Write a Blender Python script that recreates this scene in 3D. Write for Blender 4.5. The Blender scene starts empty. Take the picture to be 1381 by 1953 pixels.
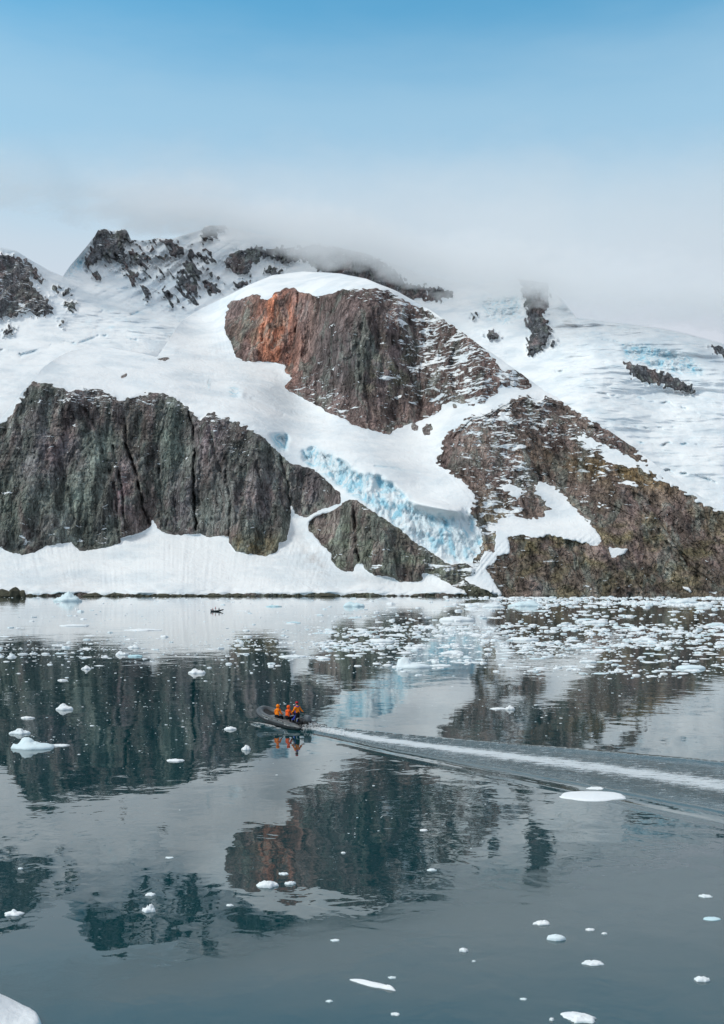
import bpy, bmesh, math, random
import numpy as np
from mathutils import Vector, Matrix, Euler

R = math.radians
random.seed(7)
rng = np.random.default_rng(7)
scene = bpy.context.scene
COL = scene.collection

# ------------------------------------------------------------------ camera
F = 1900.0            # focal length in photograph pixels
CX, CY = 690.5, 1120  # principal column, horizon row
HC = 10.0             # eye height on the ship's deck
cam_d = bpy.data.cameras.new('camera')
cam = bpy.data.objects.new('camera', cam_d)
COL.objects.link(cam)
cam.location = (0, 0, HC)
cam.rotation_euler = (R(90), 0, 0)
cam_d.sensor_width = 36
cam_d.lens = F / 1953 * 36
cam_d.shift_y = (CY - 976.5) / 1953
cam_d.clip_start = 0.5
cam_d.clip_end = 60000
scene.camera = cam

# ------------------------------------------------------------------ light
SUN_EL, SUN_AZ = R(44), R(252)      # azimuth clockwise from +Y (the view direction)
scene.view_settings.view_transform = 'Standard'
scene.view_settings.look = 'None'
scene.view_settings.exposure = 0.25
scene.view_settings.gamma = 1.0
scene.view_settings.use_curve_mapping = False
sd = bpy.data.lights.new('sun', 'SUN')
sd.energy = 1.6
sd.angle = R(11)
sd.color = (1.0, 0.95, 0.88)
sun = bpy.data.objects.new('sun', sd)
COL.objects.link(sun)
dirv = Vector((math.sin(SUN_AZ) * math.cos(SUN_EL), math.cos(SUN_AZ) * math.cos(SUN_EL), math.sin(SUN_EL)))
sun.rotation_euler = dirv.to_track_quat('Z', 'Y').to_euler()
sun.location = dirv * 300

world = bpy.data.worlds.new("World")
scene.world = world
world.use_nodes = True
wn, wl = world.node_tree.nodes, world.node_tree.links
wn.clear()


class NT:
    """small helper round a node tree"""
    def __init__(s, tree):
        s.t = tree; s.n = tree.nodes; s.l = tree.links

    def new(s, typ, **kw):
        nd = s.n.new(typ)
        for k, v in kw.items():
            setattr(nd, k, v)
        return nd

    def link(s, a, b):
        s.l.new(a, b)

    def val(s, sock, v):
        if isinstance(v, bpy.types.NodeSocket):
            s.l.new(v, sock)
        else:
            sock.default_value = v

    def math(s, op, a, b=0.0, c=0.0, clamp=False):
        nd = s.new('ShaderNodeMath', operation=op, use_clamp=clamp)
        s.val(nd.inputs[0], a); s.val(nd.inputs[1], b)
        if op in ('MULTIPLY_ADD',):
            s.val(nd.inputs[2], c)
        return nd.outputs[0]

    def rng(s, v, a, b, lo=0.0, hi=1.0, smooth=True):
        nd = s.new('ShaderNodeMapRange', interpolation_type='SMOOTHSTEP' if smooth else 'LINEAR')
        s.val(nd.inputs[0], v)
        for i, x in enumerate((a, b, lo, hi)):
            s.val(nd.inputs[i + 1], x)
        return nd.outputs[0]

    def mix(s, f, a, b, blend='MIX'):
        nd = s.new('ShaderNodeMix', data_type='RGBA', blend_type=blend)
        s.val(nd.inputs[0], f)
        s.val(nd.inputs[6], a if isinstance(a, bpy.types.NodeSocket) else (*a, 1))
        s.val(nd.inputs[7], b if isinstance(b, bpy.types.NodeSocket) else (*b, 1))
        return nd.outputs[2]

    def noise(s, vec, scale, detail=3, rough=0.55, dist=0.0):
        nd = s.new('ShaderNodeTexNoise')
        s.l.new(vec, nd.inputs['Vector'])
        nd.inputs['Scale'].default_value = scale
        nd.inputs['Detail'].default_value = detail
        nd.inputs['Roughness'].default_value = rough
        nd.inputs['Distortion'].default_value = dist
        return nd.outputs[0]

    def scalev(s, vec, xyz):
        nd = s.new('ShaderNodeMapping')
        s.l.new(vec, nd.inputs[0])
        nd.inputs['Scale'].default_value = xyz
        return nd.outputs[0]


def srgb(r, g, b):
    return tuple(((c / 255) / 12.92 if c / 255 <= 0.04045 else ((c / 255 + 0.055) / 1.055) ** 2.4) for c in (r, g, b))


w = NT(world.node_tree)
out = w.new('ShaderNodeOutputWorld')
bg = w.new('ShaderNodeBackground')
sky = w.new('ShaderNodeTexSky', sky_type='NISHITA', sun_disc=False, sun_elevation=SUN_EL, sun_rotation=SUN_AZ)
sky.altitude = 0
sky.air_density = 1.0
sky.dust_density = 0.6
bg.inputs[1].default_value = 0.1
tc = w.new('ShaderNodeTexCoord')
sep = w.new('ShaderNodeSeparateXYZ')
w.link(tc.outputs['Generated'], sep.inputs[0])
elev = sep.outputs[2]
cn = w.noise(w.scalev(tc.outputs['Generated'], (1.0, 1.0, 3.0)), 2.2, 4, 0.5, 0.3)
cn2 = w.noise(w.scalev(tc.outputs['Generated'], (1.0, 1.0, 4.0)), 9.0, 4, 0.6, 0.2)
ee = w.math('ADD', elev, w.math('MULTIPLY', w.math('SUBTRACT', cn, 0.5), 0.07))
ee = w.math('ADD', ee, w.math('MULTIPLY', w.math('SUBTRACT', cn2, 0.5), 0.02))
# veil of thin stratus: solid low down, thinning out towards the blue overhead
ramp = w.new('ShaderNodeValToRGB')
w.link(ee, ramp.inputs[0])
ramp.color_ramp.interpolation = 'EASE'
els = ramp.color_ramp.elements
els[0].position = 0.30; els[0].color = (1, 1, 1, 1)
els[1].position = 0.515; els[1].color = (0.0, 0.0, 0.0, 1)
e = els.new(0.42); e.color = (0.55, 0.55, 0.55, 1)
K = 10.0  # background strength is 0.1, so cloud radiance is written times ten
cl = srgb(205, 217, 230)
cloud_col = w.mix(w.rng(elev, 0.22, 0.40), tuple(c * K for c in srgb(195, 202, 212)), tuple(c * K for c in srgb(176, 200, 215)))
blue = w.mix(1.0, sky.outputs[0], (0.84, 1.80, 1.76), 'MULTIPLY')
# above the view, a warm-grey overcast is added to make the skylight less blue
over = w.mix(w.math('MULTIPLY', w.rng(elev, 0.54, 0.80), w.rng(cn, 0.25, 0.55, 0.75, 1.0)), blue, tuple(c * K for c in srgb(194, 186, 182)))
skyc = w.mix(ramp.outputs[0], over, cloud_col)
w.link(skyc, bg.inputs[0])
w.link(bg.outputs[0], out.inputs[0])

scene.cycles.max_bounces = 18
scene.cycles.diffuse_bounces = 3
scene.cycles.glossy_bounces = 3
scene.cycles.transmission_bounces = 4
scene.cycles.volume_bounces = 16
scene.cycles.transparent_max_bounces = 8
scene.cycles.use_denoising = True
scene.cycles.caustics_reflective = False
scene.cycles.caustics_refractive = False

# ------------------------------------------------------------------ numpy noise
_perm = rng.permutation(256).astype(np.int32)
_perm = np.concatenate([_perm, _perm, _perm])
_g = rng.normal(size=(256, 3)); _g /= np.linalg.norm(_g, axis=1)[:, None]


def perlin(x, y, z=0.0):
    x, y, z = np.broadcast_arrays(np.asarray(x, float), np.asarray(y, float), np.asarray(z, float))
    xi = np.floor(x).astype(np.int32); yi = np.floor(y).astype(np.int32); zi = np.floor(z).astype(np.int32)
    xf, yf, zf = x - xi, y - yi, z - zi
    u, v, ww = (t * t * t * (t * (t * 6 - 15) + 10) for t in (xf, yf, zf))
    xi &= 255; yi &= 255; zi &= 255
    r = 0
    for dx in (0, 1):
        wx = u if dx else 1 - u
        for dy in (0, 1):
            wy = v if dy else 1 - v
            for dz in (0, 1):
                h = _perm[_perm[_perm[xi + dx] + yi + dy] + zi + dz]
                g = _g[h]
                r = r + wx * wy * (ww if dz else 1 - ww) * (g[..., 0] * (xf - dx) + g[..., 1] * (yf - dy) + g[..., 2] * (zf - dz))
    return r * 1.5


def fbm(x, y, z=0.0, o=4, g=0.5, l=2.03):
    s = 0; a = 1.0; n = 0
    for i in range(o):
        s = s + a * perlin(x * l ** i + 17 * i, y * l ** i + 9 * i, z * l ** i + 5 * i)
        n += a; a *= g
    return s / n


def ridged(x, y, z=0.0, o=3, g=0.5):
    s = 0; a = 1.0; n = 0
    for i in range(o):
        s = s + a * (1 - 2 * np.abs(perlin(x * 2 ** i + 31 * i, y * 2 ** i + 13 * i, z * 2 ** i)))
        n += a; a *= g
    return s / n


def sstep(a, b, x):
    t = np.clip((x - a) / (b - a), 0, 1)
    return t * t * (3 - 2 * t)


def blur1(a, sig, axis):
    if sig <= 0:
        return a
    n = int(sig * 3) + 1
    k = np.exp(-0.5 * (np.arange(-n, n + 1) / sig) ** 2); k /= k.sum()
    p = [(0, 0)] * a.ndim; p[axis] = (n, n)
    b = np.pad(a, p, mode='edge')
    r = 0
    for i, kk in enumerate(k):
        sl = [slice(None)] * a.ndim; sl[axis] = slice(i, i + a.shape[axis])
        r = r + kk * b[tuple(sl)]
    return r


# raster of masks in photograph angles, one cell = 1 px (x from -160 to 1540, y from 400 to 1150)
MX0, MX1, MY0, MY1 = -160, 1540, 400, 1150


def raster(poly, jag=2.5, seed=0):
    """filled polygon with an irregular natural outline"""
    P = np.array(poly, float)
    x0 = int(max(MX0, P[:, 0].min() - 12)); x1 = int(min(MX1, P[:, 0].max() + 12))
    y0 = int(max(MY0, P[:, 1].min() - 12)); y1 = int(min(MY1, P[:, 1].max() + 12))
    gx, gy = np.meshgrid(np.arange(x0, x1), np.arange(y0, y1))
    wx = gx + jag * 2.2 * fbm(gx / 17.0, gy / 17.0, seed + 0.3, 3)
    wy = gy + jag * 2.2 * fbm(gx / 17.0, gy / 17.0, seed + 7.7, 3)
    wx = wx + jag * 1.2 * perlin(gx / 4.0, gy / 3.0, seed + 3.1); wy = wy + jag * 1.2 * perlin(gx / 4.0, gy / 3.0, seed + 5.1)
    ins = np.zeros(gx.shape, bool)
    n = len(P)
    for i in range(n):
        xa, ya = P[i]; xb, yb = P[(i + 1) % n]
        if ya == yb:
            continue
        c = ((ya > wy) != (yb > wy)) & (wx < (xb - xa) * (wy - ya) / (yb - ya) + xa)
        ins ^= c
    M = np.zeros((MY1 - MY0, MX1 - MX0), np.float32)
    M[y0 - MY0:y1 - MY0, x0 - MX0:x1 - MX0] = ins
    return M


def ragged(M, amp, sig, ax, ay, shear=0.0, seed=0.0, where=None, bias=0.0):
    """break a mask's rim up into tongues, islands and holes"""
    gx, gy = np.meshgrid(np.arange(MX0, MX1), np.arange(MY0, MY1))
    B = blur1(blur1(M, sig, 0), sig, 1)
    sel = (B > 0.04) & (B < 0.985)
    n = np.zeros_like(B)
    xx, yy = gx[sel], gy[sel]
    n[sel] = fbm((xx - shear * yy) / ax, yy / ay, seed, 4, 0.62)
    R_ = ((B + amp * n + bias) > 0.5).astype(np.float32)
    R_ = np.where(B >= 0.985, M, np.where(B <= 0.04, 0, R_))
    return R_ if where is None else np.where(where > 0.5, R_, M)


def sample(M, px, py):
    x = np.clip(px - MX0, 0, M.shape[1] - 1.001); y = np.clip(py - MY0, 0, M.shape[0] - 1.001)
    xi = x.astype(int); yi = y.astype(int); fx = x - xi; fy = y - yi
    return (M[yi, xi] * (1 - fx) * (1 - fy) + M[yi, xi + 1] * fx * (1 - fy) + M[yi + 1, xi] * (1 - fx) * fy + M[yi + 1, xi + 1] * fx * fy)


def blob(px, py, cx, cy, rx, ry, rot=0.0):
    dx, dy = px - cx, py - cy
    c, s = math.cos(R(rot)), math.sin(R(rot))
    a = (dx * c + dy * s) / rx; b = (-dx * s + dy * c) / ry
    return np.exp(-(a * a + b * b))


def groove(px, py, pts, width):
    """soft line through pts"""
    d = np.full(px.shape, 1e9)
    for (ax, ay), (bx, by) in zip(pts[:-1], pts[1:]):
        vx, vy = bx - ax, by - ay
        t = np.clip(((px - ax) * vx + (py - ay) * vy) / (vx * vx + vy * vy), 0, 1)
        d = np.minimum(d, np.hypot(px - ax - t * vx, py - ay - t * vy))
    return np.exp(-(d / width) ** 2)


# ------------------------------------------------------------------ traced outlines of rock, snow and ice
HEADLAND = [(-150, 830), (0, 809), (13, 804), (30, 776), (51, 738), (63, 728), (94, 731), (127, 746), (167, 741), (203, 743), (228, 764), (253, 758), (284, 746), (314, 748), (340, 764), (365, 781), (372, 802), (400, 789), (431, 794), (466, 812), (492, 827), (527, 857), (552, 883), (598, 895), (618, 913), (649, 941), (651, 959), (608, 974), (583, 987), (563, 979), (552, 959), (555, 994), (547, 1030), (532, 1035), (530, 1052), (507, 1061), (466, 1055), (449, 1052), (436, 1035), (436, 1022), (400, 1025), (375, 1017), (345, 1021), (314, 1017), (299, 1004), (291, 989), (289, 1004), (274, 1012), (253, 1020), (228, 1025), (231, 1037), (193, 1045), (152, 1052), (137, 1035), (91, 1040), (66, 1055), (41, 1058), (15, 1052), (0, 1042), (-150, 1050)]
BUTTRESS = [(677, 952), (697, 966), (719, 981), (741, 995), (770, 1013), (788, 1032), (813, 1046), (838, 1064), (857, 1077), (886, 1073), (907, 1086), (904, 1097), (882, 1104), (904, 1116), (933, 1127), (938, 1139), (900, 1139), (887, 1129), (860, 1115), (828, 1097), (806, 1091), (806, 1109), (762, 1111), (748, 1100), (715, 1097), (697, 1086), (690, 1071), (679, 1079), (674, 1093), (647, 1086), (632, 1068), (632, 1050), (614, 1042), (607, 1030), (589, 1013), (590, 995), (603, 984), (632, 977), (650, 963), (661, 955)]
DOME = [(438, 578), (476, 564), (503, 561), (498, 583), (515, 571), (522, 556), (558, 547), (577, 559), (615, 566), (649, 552), (706, 549), (735, 554), (773, 573), (806, 588), (845, 611), (878, 633), (907, 652), (945, 683), (950, 705), (993, 709), (1021, 740), (993, 743), (950, 731), (950, 748), (931, 764), (902, 776), (878, 764), (845, 769), (835, 791), (811, 800), (787, 807), (754, 817), (747, 829), (706, 819), (672, 810), (658, 800), (625, 786), (596, 767), (562, 752), (539, 736), (562, 719), (539, 709), (548, 697), (515, 690), (472, 690), (448, 681), (443, 657), (429, 638), (429, 609), (436, 590)]
RIDGE = [(974, 764), (982, 754), (1015, 756), (1025, 780), (1035, 762), (1041, 752), (1080, 772), (1125, 801), (1145, 813), (1177, 829), (1210, 853), (1226, 876), (1267, 904), (1279, 921), (1320, 947), (1360, 971), (1381, 977), (1540, 1050), (1540, 1150), (950, 1150), (946, 1113), (926, 1085), (905, 1078), (901, 1065), (922, 1032), (913, 1004), (901, 987), (889, 963), (917, 967), (905, 943), (873, 910), (852, 898), (824, 870), (846, 864), (840, 837), (861, 821), (885, 809), (893, 792), (934, 788), (942, 776), (970, 768)]
RIDGE_SNOW = [
    [(1017, 922), (1047, 920), (1068, 939), (1104, 975), (1129, 1004), (1149, 1032), (1141, 1042), (1080, 1028), (1047, 1020), (1023, 1026), (995, 1018), (970, 1024), (974, 1056), (942, 1060), (942, 1040), (950, 991), (958, 979), (999, 987), (1039, 987), (1051, 963), (1023, 943)],
    [(930, 914), (974, 922), (1011, 939), (982, 951), (958, 931)], [(1084, 931), (1104, 933), (1092, 947)],
    [(1129, 959), (1147, 953), (1169, 969), (1145, 966)], [(1177, 969), (1202, 981), (1190, 983)],
    [(1161, 1044), (1198, 1046), (1192, 1056), (1169, 1063)], [(1171, 914), (1210, 916), (1242, 931), (1186, 924)],
    [(1096, 821), (1145, 845), (1186, 864), (1226, 884), (1279, 920), (1290, 931), (1226, 898), (1169, 884), (1121, 874), (1160, 870), (1140, 860), (1096, 835)],
    [(1080, 800), (1104, 806), (1120, 815), (1098, 812)], [(1300, 1115), (1313, 1120), (1318, 1132), (1306, 1126)],
    [(926, 1050), (950, 1060), (940, 1075), (915, 1092), (940, 1110), (960, 1137), (940, 1137), (905, 1100), (915, 1070)],
    [(1240, 900), (1300, 935), (1381, 972), (1381, 966), (1270, 905)]]
GLACIER = [(574, 865), (592, 847), (614, 865), (639, 872), (661, 887), (683, 905), (712, 905), (741, 919), (766, 941), (788, 957), (795, 974), (824, 981), (864, 986), (875, 974), (889, 963), (907, 999), (922, 1028), (911, 1060), (878, 1073), (857, 1075), (835, 1057), (788, 1030), (741, 992), (704, 966), (683, 948), (657, 934), (625, 912), (603, 892), (578, 880)]
SERAC = [(518, 832), (549, 827), (547, 860), (531, 856)]
A_SMALL = [[(808, 813), (822, 806), (826, 820), (812, 824)], [(863, 770), (870, 768), (872, 778), (864, 778)], [(785, 808), (800, 812), (797, 822), (785, 820)],
           [(228, 716), (242, 712), (243, 720), (230, 722)], [(296, 684), (310, 682), (328, 684), (312, 689)],
           [(805, 818), (815, 808), (822, 830), (808, 830)], [(402, 788), (410, 785), (412, 795), (402, 796)]]
B_ROCK = {
    'left_outcrop': [[(-150, 470), (0, 487), (14, 487), (36, 494), (54, 496), (72, 519), (85, 539), (78, 543), (58, 519), (54, 534), (72, 559), (94, 574), (101, 599), (72, 603), (54, 592), (33, 603), (0, 606), (-150, 640)],
                     [(96, 545), (112, 545), (109, 559), (98, 559)], [(118, 550), (140, 555), (134, 565), (122, 560)], [(130, 574), (145, 577), (138, 599), (123, 581)], [(2, 640), (20, 620), (31, 626), (15, 640)], [(112, 610), (120, 610), (122, 624), (114, 618)]],
    'far_peak': [[(186, 438), (203, 438), (214, 443), (235, 436), (245, 440), (244, 458), (228, 462), (240, 482), (232, 490), (246, 515), (251, 525), (240, 518), (222, 490), (210, 497), (196, 490), (186, 500), (165, 508), (158, 509), (170, 487), (181, 460)],
                 [(163, 512), (185, 515), (197, 533), (180, 530)], [(246, 475), (262, 485), (287, 518), (280, 520), (255, 495)], [(232, 497), (250, 520), (259, 520), (258, 550), (251, 548), (250, 530)],
                 [(272, 547), (281, 547), (289, 566), (279, 576)], [(308, 553), (317, 555), (336, 590), (328, 586)]],
    'far_ridge': [[(275, 459), (300, 455), (326, 456), (345, 470), (350, 485), (338, 483), (320, 466), (300, 462)], [(350, 497), (373, 502), (386, 534), (360, 523)], [(386, 528), (426, 556), (400, 562)],
                  [(337, 523), (376, 541), (379, 560), (355, 556), (342, 541)], [(355, 567), (366, 560), (376, 583), (362, 577)], [(385, 480), (394, 478), (403, 498), (388, 496)],
                  [(320, 470), (332, 478), (336, 490), (326, 486)], [(355, 480), (372, 480), (378, 492), (362, 492)], [(304, 488), (314, 490), (310, 500)], [(384, 436), (406, 425), (440, 432), (402, 458), (386, 460)], [(440, 545), (480, 530), (484, 536), (452, 552)]],
    'fog_crag': [[(423, 497), (449, 481), (500, 470), (505, 485), (478, 508), (474, 525), (452, 527)], [(498, 518), (520, 510), (546, 517), (520, 525)],
                 [(572, 492), (600, 470), (687, 470), (753, 515), (780, 545), (790, 580), (735, 552), (668, 527), (615, 518)], [(470, 480), (600, 470), (600, 490), (545, 500)], [(813, 548), (840, 552), (842, 578), (816, 571)], [(830, 545), (866, 560), (860, 570), (845, 567)], [(775, 540), (810, 545), (812, 570), (788, 565)]],
    'rock_tower': [[(990, 525), (1048, 525), (1047, 585), (1031, 606), (1049, 622), (1047, 650), (1019, 679), (1003, 667), (1007, 650), (1019, 634), (1003, 626), (1007, 602)], [(895, 600), (913, 597), (905, 610)], [(936, 628), (954, 642), (940, 647), (926, 642)], [(1053, 650), (1062, 652), (1056, 663)]],
    'far_ledge': [[(1188, 688), (1226, 699), (1251, 707), (1287, 719), (1318, 736), (1326, 752), (1267, 735), (1230, 730), (1206, 716)]],
    'edge_crag': [[(1348, 658), (1400, 667), (1400, 684), (1360, 671)]],
}
B_ICE = [[(119, 525), (145, 495), (170, 470), (162, 503), (135, 527)], [(1188, 655), (1230, 656), (1290, 672), (1330, 690), (1340, 715), (1290, 712), (1190, 685)], [(915, 575), (985, 560), (1000, 600), (965, 620), (925, 605)]]

SKY_A = [(-160, 850), (-60, 825), (0, 800), (22, 775), (42, 748), (62, 722), (85, 698), (110, 680), (135, 668), (165, 662), (215, 663), (262, 672), (300, 680), (318, 655), (345, 612), (385, 588), (438, 562), (470, 545), (520, 525), (580, 517), (650, 521), (700, 532), (760, 557), (820, 590), (870, 624), (920, 662), (980, 703), (1040, 746), (1100, 784), (1160, 819), (1220, 862), (1280, 908), (1340, 950), (1381, 974), (1460, 1015), (1540, 1048)]
SKY_B = [(-160, 440), (-40, 462), (0, 472), (30, 478), (60, 497), (95, 517), (120, 527), (135, 505), (150, 488), (165, 470), (180, 452), (187, 438), (204, 437), (214, 442), (235, 436), (243, 440), (250, 458), (275, 459), (300, 454), (328, 456), (350, 448), (385, 438), (392, 430), (430, 430), (500, 448), (600, 462), (700, 484), (800, 522), (900, 545), (985, 532), (1045, 540), (1075, 575), (1100, 606), (1150, 613), (1200, 618), (1260, 626), (1300, 634), (1345, 646), (1381, 656), (1460, 685), (1540, 700)]


def interp(pts, x):
    P = np.array(pts, float)
    return np.interp(x, P[:, 0], P[:, 1])


def grid_faces(nr, nc):
    i = np.arange(nr - 1)[:, None] * nc + np.arange(nc - 1)[None, :]
    return np.stack([i, i + 1, i + nc + 1, i + nc], -1).reshape(-1, 4)


def tag(o, label=None, cat=None, group=None, kind=None):
    if label: o['label'] = label
    if cat: o['category'] = cat
    if group: o['group'] = group
    if kind: o['kind'] = kind
    return o


def np_mesh(name, V, Fq, mat, attrs=None, normals=None, smooth=True):
    me = bpy.data.meshes.new(name)
    V = np.asarray(V, np.float32)
    me.vertices.add(len(V)); me.vertices.foreach_set('co', V.ravel())
    me.loops.add(Fq.size); me.loops.foreach_set('vertex_index', Fq.ravel().astype(np.int32))
    k = Fq.shape[1]
    me.polygons.add(len(Fq))
    me.polygons.foreach_set('loop_start', np.arange(0, Fq.size, k, dtype=np.int32))
    me.polygons.foreach_set('loop_total', np.full(len(Fq), k, np.int32))
    me.polygons.foreach_set('use_smooth', np.full(len(Fq), smooth, bool))
    for an, a in (attrs or {}).items():
        if a.ndim == 1:
            at = me.attributes.new(an, 'FLOAT', 'POINT'); at.data.foreach_set('value', a.astype(np.float32))
        else:
            at = me.attributes.new(an, 'FLOAT_VECTOR', 'POINT'); at.data.foreach_set('vector', a.astype(np.float32).ravel())
    me.update(calc_edges=True)
    if normals is not None:
        me.normals_split_custom_set_from_vertices(normals.tolist())
    me.materials.append(mat)
    o = bpy.data.objects.new(name, me)
    COL.objects.link(o)
    return o


def split_grid(V, nr, nc, classes, names, mat, attrs):
    """cut one terrain sheet into named pieces of country by an integer class per vertex"""
    Fq = grid_faces(nr, nc)
    G = V.reshape(nr, nc, 3)
    du = np.gradient(G, axis=1); dv = np.gradient(G, axis=0)
    N = np.cross(du, dv); N /= np.linalg.norm(N, axis=2)[..., None] + 1e-9
    N = N.reshape(-1, 3)
    fc = np.median(classes[Fq], axis=1).astype(int)
    obs = []
    for c, nm in enumerate(names):
        sel = Fq[fc == c]
        if not len(sel):
            continue
        used, inv = np.unique(sel, return_inverse=True)
        o = np_mesh(nm, V[used], inv.reshape(sel.shape), mat, {k: a[used] for k, a in attrs.items()}, N[used])
        tag(o, kind='structure'); obs.append(o)
    return obs


# ------------------------------------------------------------------ materials
def new_mat(name):
    m = bpy.data.materials.new(name); m.use_nodes = True
    nt = NT(m.node_tree); nt.n.clear()
    o = nt.new('ShaderNodeOutputMaterial'); b = nt.new('ShaderNodeBsdfPrincipled')
    nt.link(b.outputs[0], o.inputs[0])
    return m, nt, b, o


def simple(name, col, rough=0.5, spec=0.5, metal=0.0, var=0.15, scale=6.0, bump=0.0):
    m, nt, b, o = new_mat(name)
    t = nt.new('ShaderNodeTexCoord')
    n = nt.noise(t.outputs['Object'], scale, 4)
    f = nt.rng(n, 0.3, 0.7, 1 - var, 1 + var, False)
    mul = nt.new('ShaderNodeVectorMath', operation='SCALE')
    mul.inputs[0].default_value = col; nt.link(f, mul.inputs['Scale'])
    nt.link(mul.outputs[0], b.inputs['Base Color'])
    b.inputs['Roughness'].default_value = rough
    b.inputs['Specular IOR Level'].default_value = spec
    b.inputs['Metallic'].default_value = metal
    if bump:
        bp = nt.new('ShaderNodeBump'); bp.inputs['Strength'].default_value = bump; bp.inputs['Distance'].default_value = 0.03
        nt.link(nt.noise(t.outputs['Object'], scale * 3, 4), bp.inputs['Height']); nt.link(bp.outputs[0], b.inputs['Normal'])
    return m


def terrain_material():
    m, nt, b, o = new_mat('rock_snow_ice')
    geo = nt.new('ShaderNodeNewGeometry')
    P = geo.outputs['Position']

    def attr(n, vec=False):
        a = nt.new('ShaderNodeAttribute', attribute_name=n)
        return a.outputs['Vector'] if vec else a.outputs['Fac']
    rock, ice, ledge, tint = attr('rock'), attr('ice'), attr('ledge'), attr('tint', True)
    # cover mask with ragged edges
    e1 = nt.noise(P, 0.11, 5, 0.62)
    e2 = nt.noise(nt.scalev(P, (1, 1, 2.2)), 0.35, 3, 0.6)
    rk = nt.math('ADD', rock, nt.math('MULTIPLY', nt.math('SUBTRACT', e1, 0.5), 0.75))
    rk = nt.math('ADD', rk, nt.math('MULTIPLY', nt.math('SUBTRACT', e2, 0.5), 0.35))
    rmask = nt.rng(rk, 0.44, 0.56)
    # snow caught on ledges: short level dashes
    ln = nt.noise(nt.scalev(P, (0.6, 0.3, 1.9)), 0.17, 5, 0.68, 0.7)
    ln2 = nt.noise(P, 0.02, 3, 0.6)
    thr = nt.math('ADD', nt.math('MULTIPLY', ledge, -0.185), 0.735)
    thr = nt.math('ADD', thr, nt.math('MULTIPLY', nt.math('SUBTRACT', ln2, 0.5), 0.26))
    lm = nt.rng(nt.math('SUBTRACT', ln, thr), 0.0, 0.025)
    lb = nt.noise(nt.scalev(P, (0.5, 0.3, 1.7)), 0.065, 5, 0.62, 1.0)
    lm = nt.math('MAXIMUM', lm, nt.rng(nt.math('SUBTRACT', lb, nt.math('ADD', thr, 0.0)), 0.0, 0.02))
    rmask = nt.math('MULTIPLY', rmask, nt.math('SUBTRACT', 1.0, lm))
    # rock colour
    st = nt.noise(nt.scalev(P, (1, 0.6, 0.13)), 0.15, 6, 0.62, 0.5)
    st2 = nt.noise(nt.scalev(P, (1, 0.6, 0.3)), 0.5, 5, 0.7)
    big = nt.noise(nt.scalev(P, (1, 0.5, 0.35)), 0.02, 4, 0.6, 0.8)
    green = nt.noise(nt.scalev(P, (1, 0.6, 0.40)), 0.03, 5, 0.65, 1.2)
    c = nt.mix(nt.rng(green, 0.50, 0.60, 0.0, 0.6), tint, (0.116, 0.128, 0.112))
    c = nt.mix(nt.rng(big, 0.50, 0.62, 0.0, 0.6), c, (0.122, 0.086, 0.082))
    f = nt.math('MULTIPLY', nt.rng(st, 0.36, 0.66, 0.50, 1.95, False), nt.rng(st2, 0.37, 0.65, 0.66, 1.5, False))
    sc = nt.new('ShaderNodeVectorMath', operation='SCALE')
    nt.link(c, sc.inputs[0]); f = nt.math('MULTIPLY', f, nt.rng(nt.noise(nt.scalev(P, (1, 0.6, 0.5)), 0.028, 4, 0.6, 0.6), 0.38, 0.64, 0.92, 1.95, False)); nt.link(f, sc.inputs['Scale'])
    pale = nt.mix(nt.rng(nt.noise(P, 0.7, 4, 0.7), 0.66, 0.74, 0.0, 0.6), sc.outputs[0], (0.27, 0.26, 0.23))
    # ice and snow
    sn = nt.noise(nt.scalev(P, (1, 1, 2)), 0.012, 5, 0.6)
    snow = nt.mix(nt.rng(sn, 0.34, 0.60), (0.72, 0.765, 0.80), (0.90, 0.905, 0.91))
    dirt = nt.math('MULTIPLY', attr('dirt'), nt.rng(nt.noise(nt.scalev(P, (1, 1, 0.3)), 0.06, 5, 0.65), 0.35, 0.75))
    snow = nt.mix(nt.math('MULTIPLY', dirt, 0.5), snow, (0.40, 0.30, 0.25))
    ic = nt.noise(nt.scalev(P, (1, 1, 0.35)), 0.06, 3, 0.55, 0.8)
    icec = nt.mix(nt.rng(ic, 0.42, 0.66), (0.80, 0.87, 0.90), (0.36, 0.66, 0.79))
    icem = nt.math('MULTIPLY', ice, nt.rng(ic, 0.25, 0.55, 0.45, 1.0))
    soft = nt.mix(icem, snow, icec)
    col = nt.mix(rmask, soft, pale)
    nt.link(col, b.inputs['Base Color'])
    nt.link(nt.rng(rmask, 0, 1, 0.55, 0.88, False), b.inputs['Roughness'])
    b.inputs['Specular IOR Level'].default_value = 0.3
    # relief finer than the mesh
    vor = nt.new('ShaderNodeTexVoronoi', feature='DISTANCE_TO_EDGE'); vor.inputs['Scale'].default_value = 0.11; vor.inputs['Randomness'].default_value = 1.0
    wv = nt.new('ShaderNodeTexNoise'); nt.link(P, wv.inputs['Vector']); wv.inputs['Scale'].default_value = 0.07; wv.inputs['Detail'].default_value = 3
    av = nt.new('ShaderNodeVectorMath', operation='MULTIPLY_ADD'); nt.link(wv.outputs['Color'], av.inputs[0]); av.inputs[1].default_value = (14, 14, 14); nt.link(P, av.inputs[2])
    nt.link(nt.scalev(av.outputs[0], (1, 1, 0.42)), vor.inputs['Vector'])
    hb = nt.math('ADD', nt.math('MULTIPLY', nt.noise(nt.scalev(P, (1, 1, 0.5)), 0.22, 5, 0.66), 3.4), nt.math('MULTIPLY', nt.rng(vor.outputs['Distance'], 0.0, 0.10), 2.2))
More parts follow.
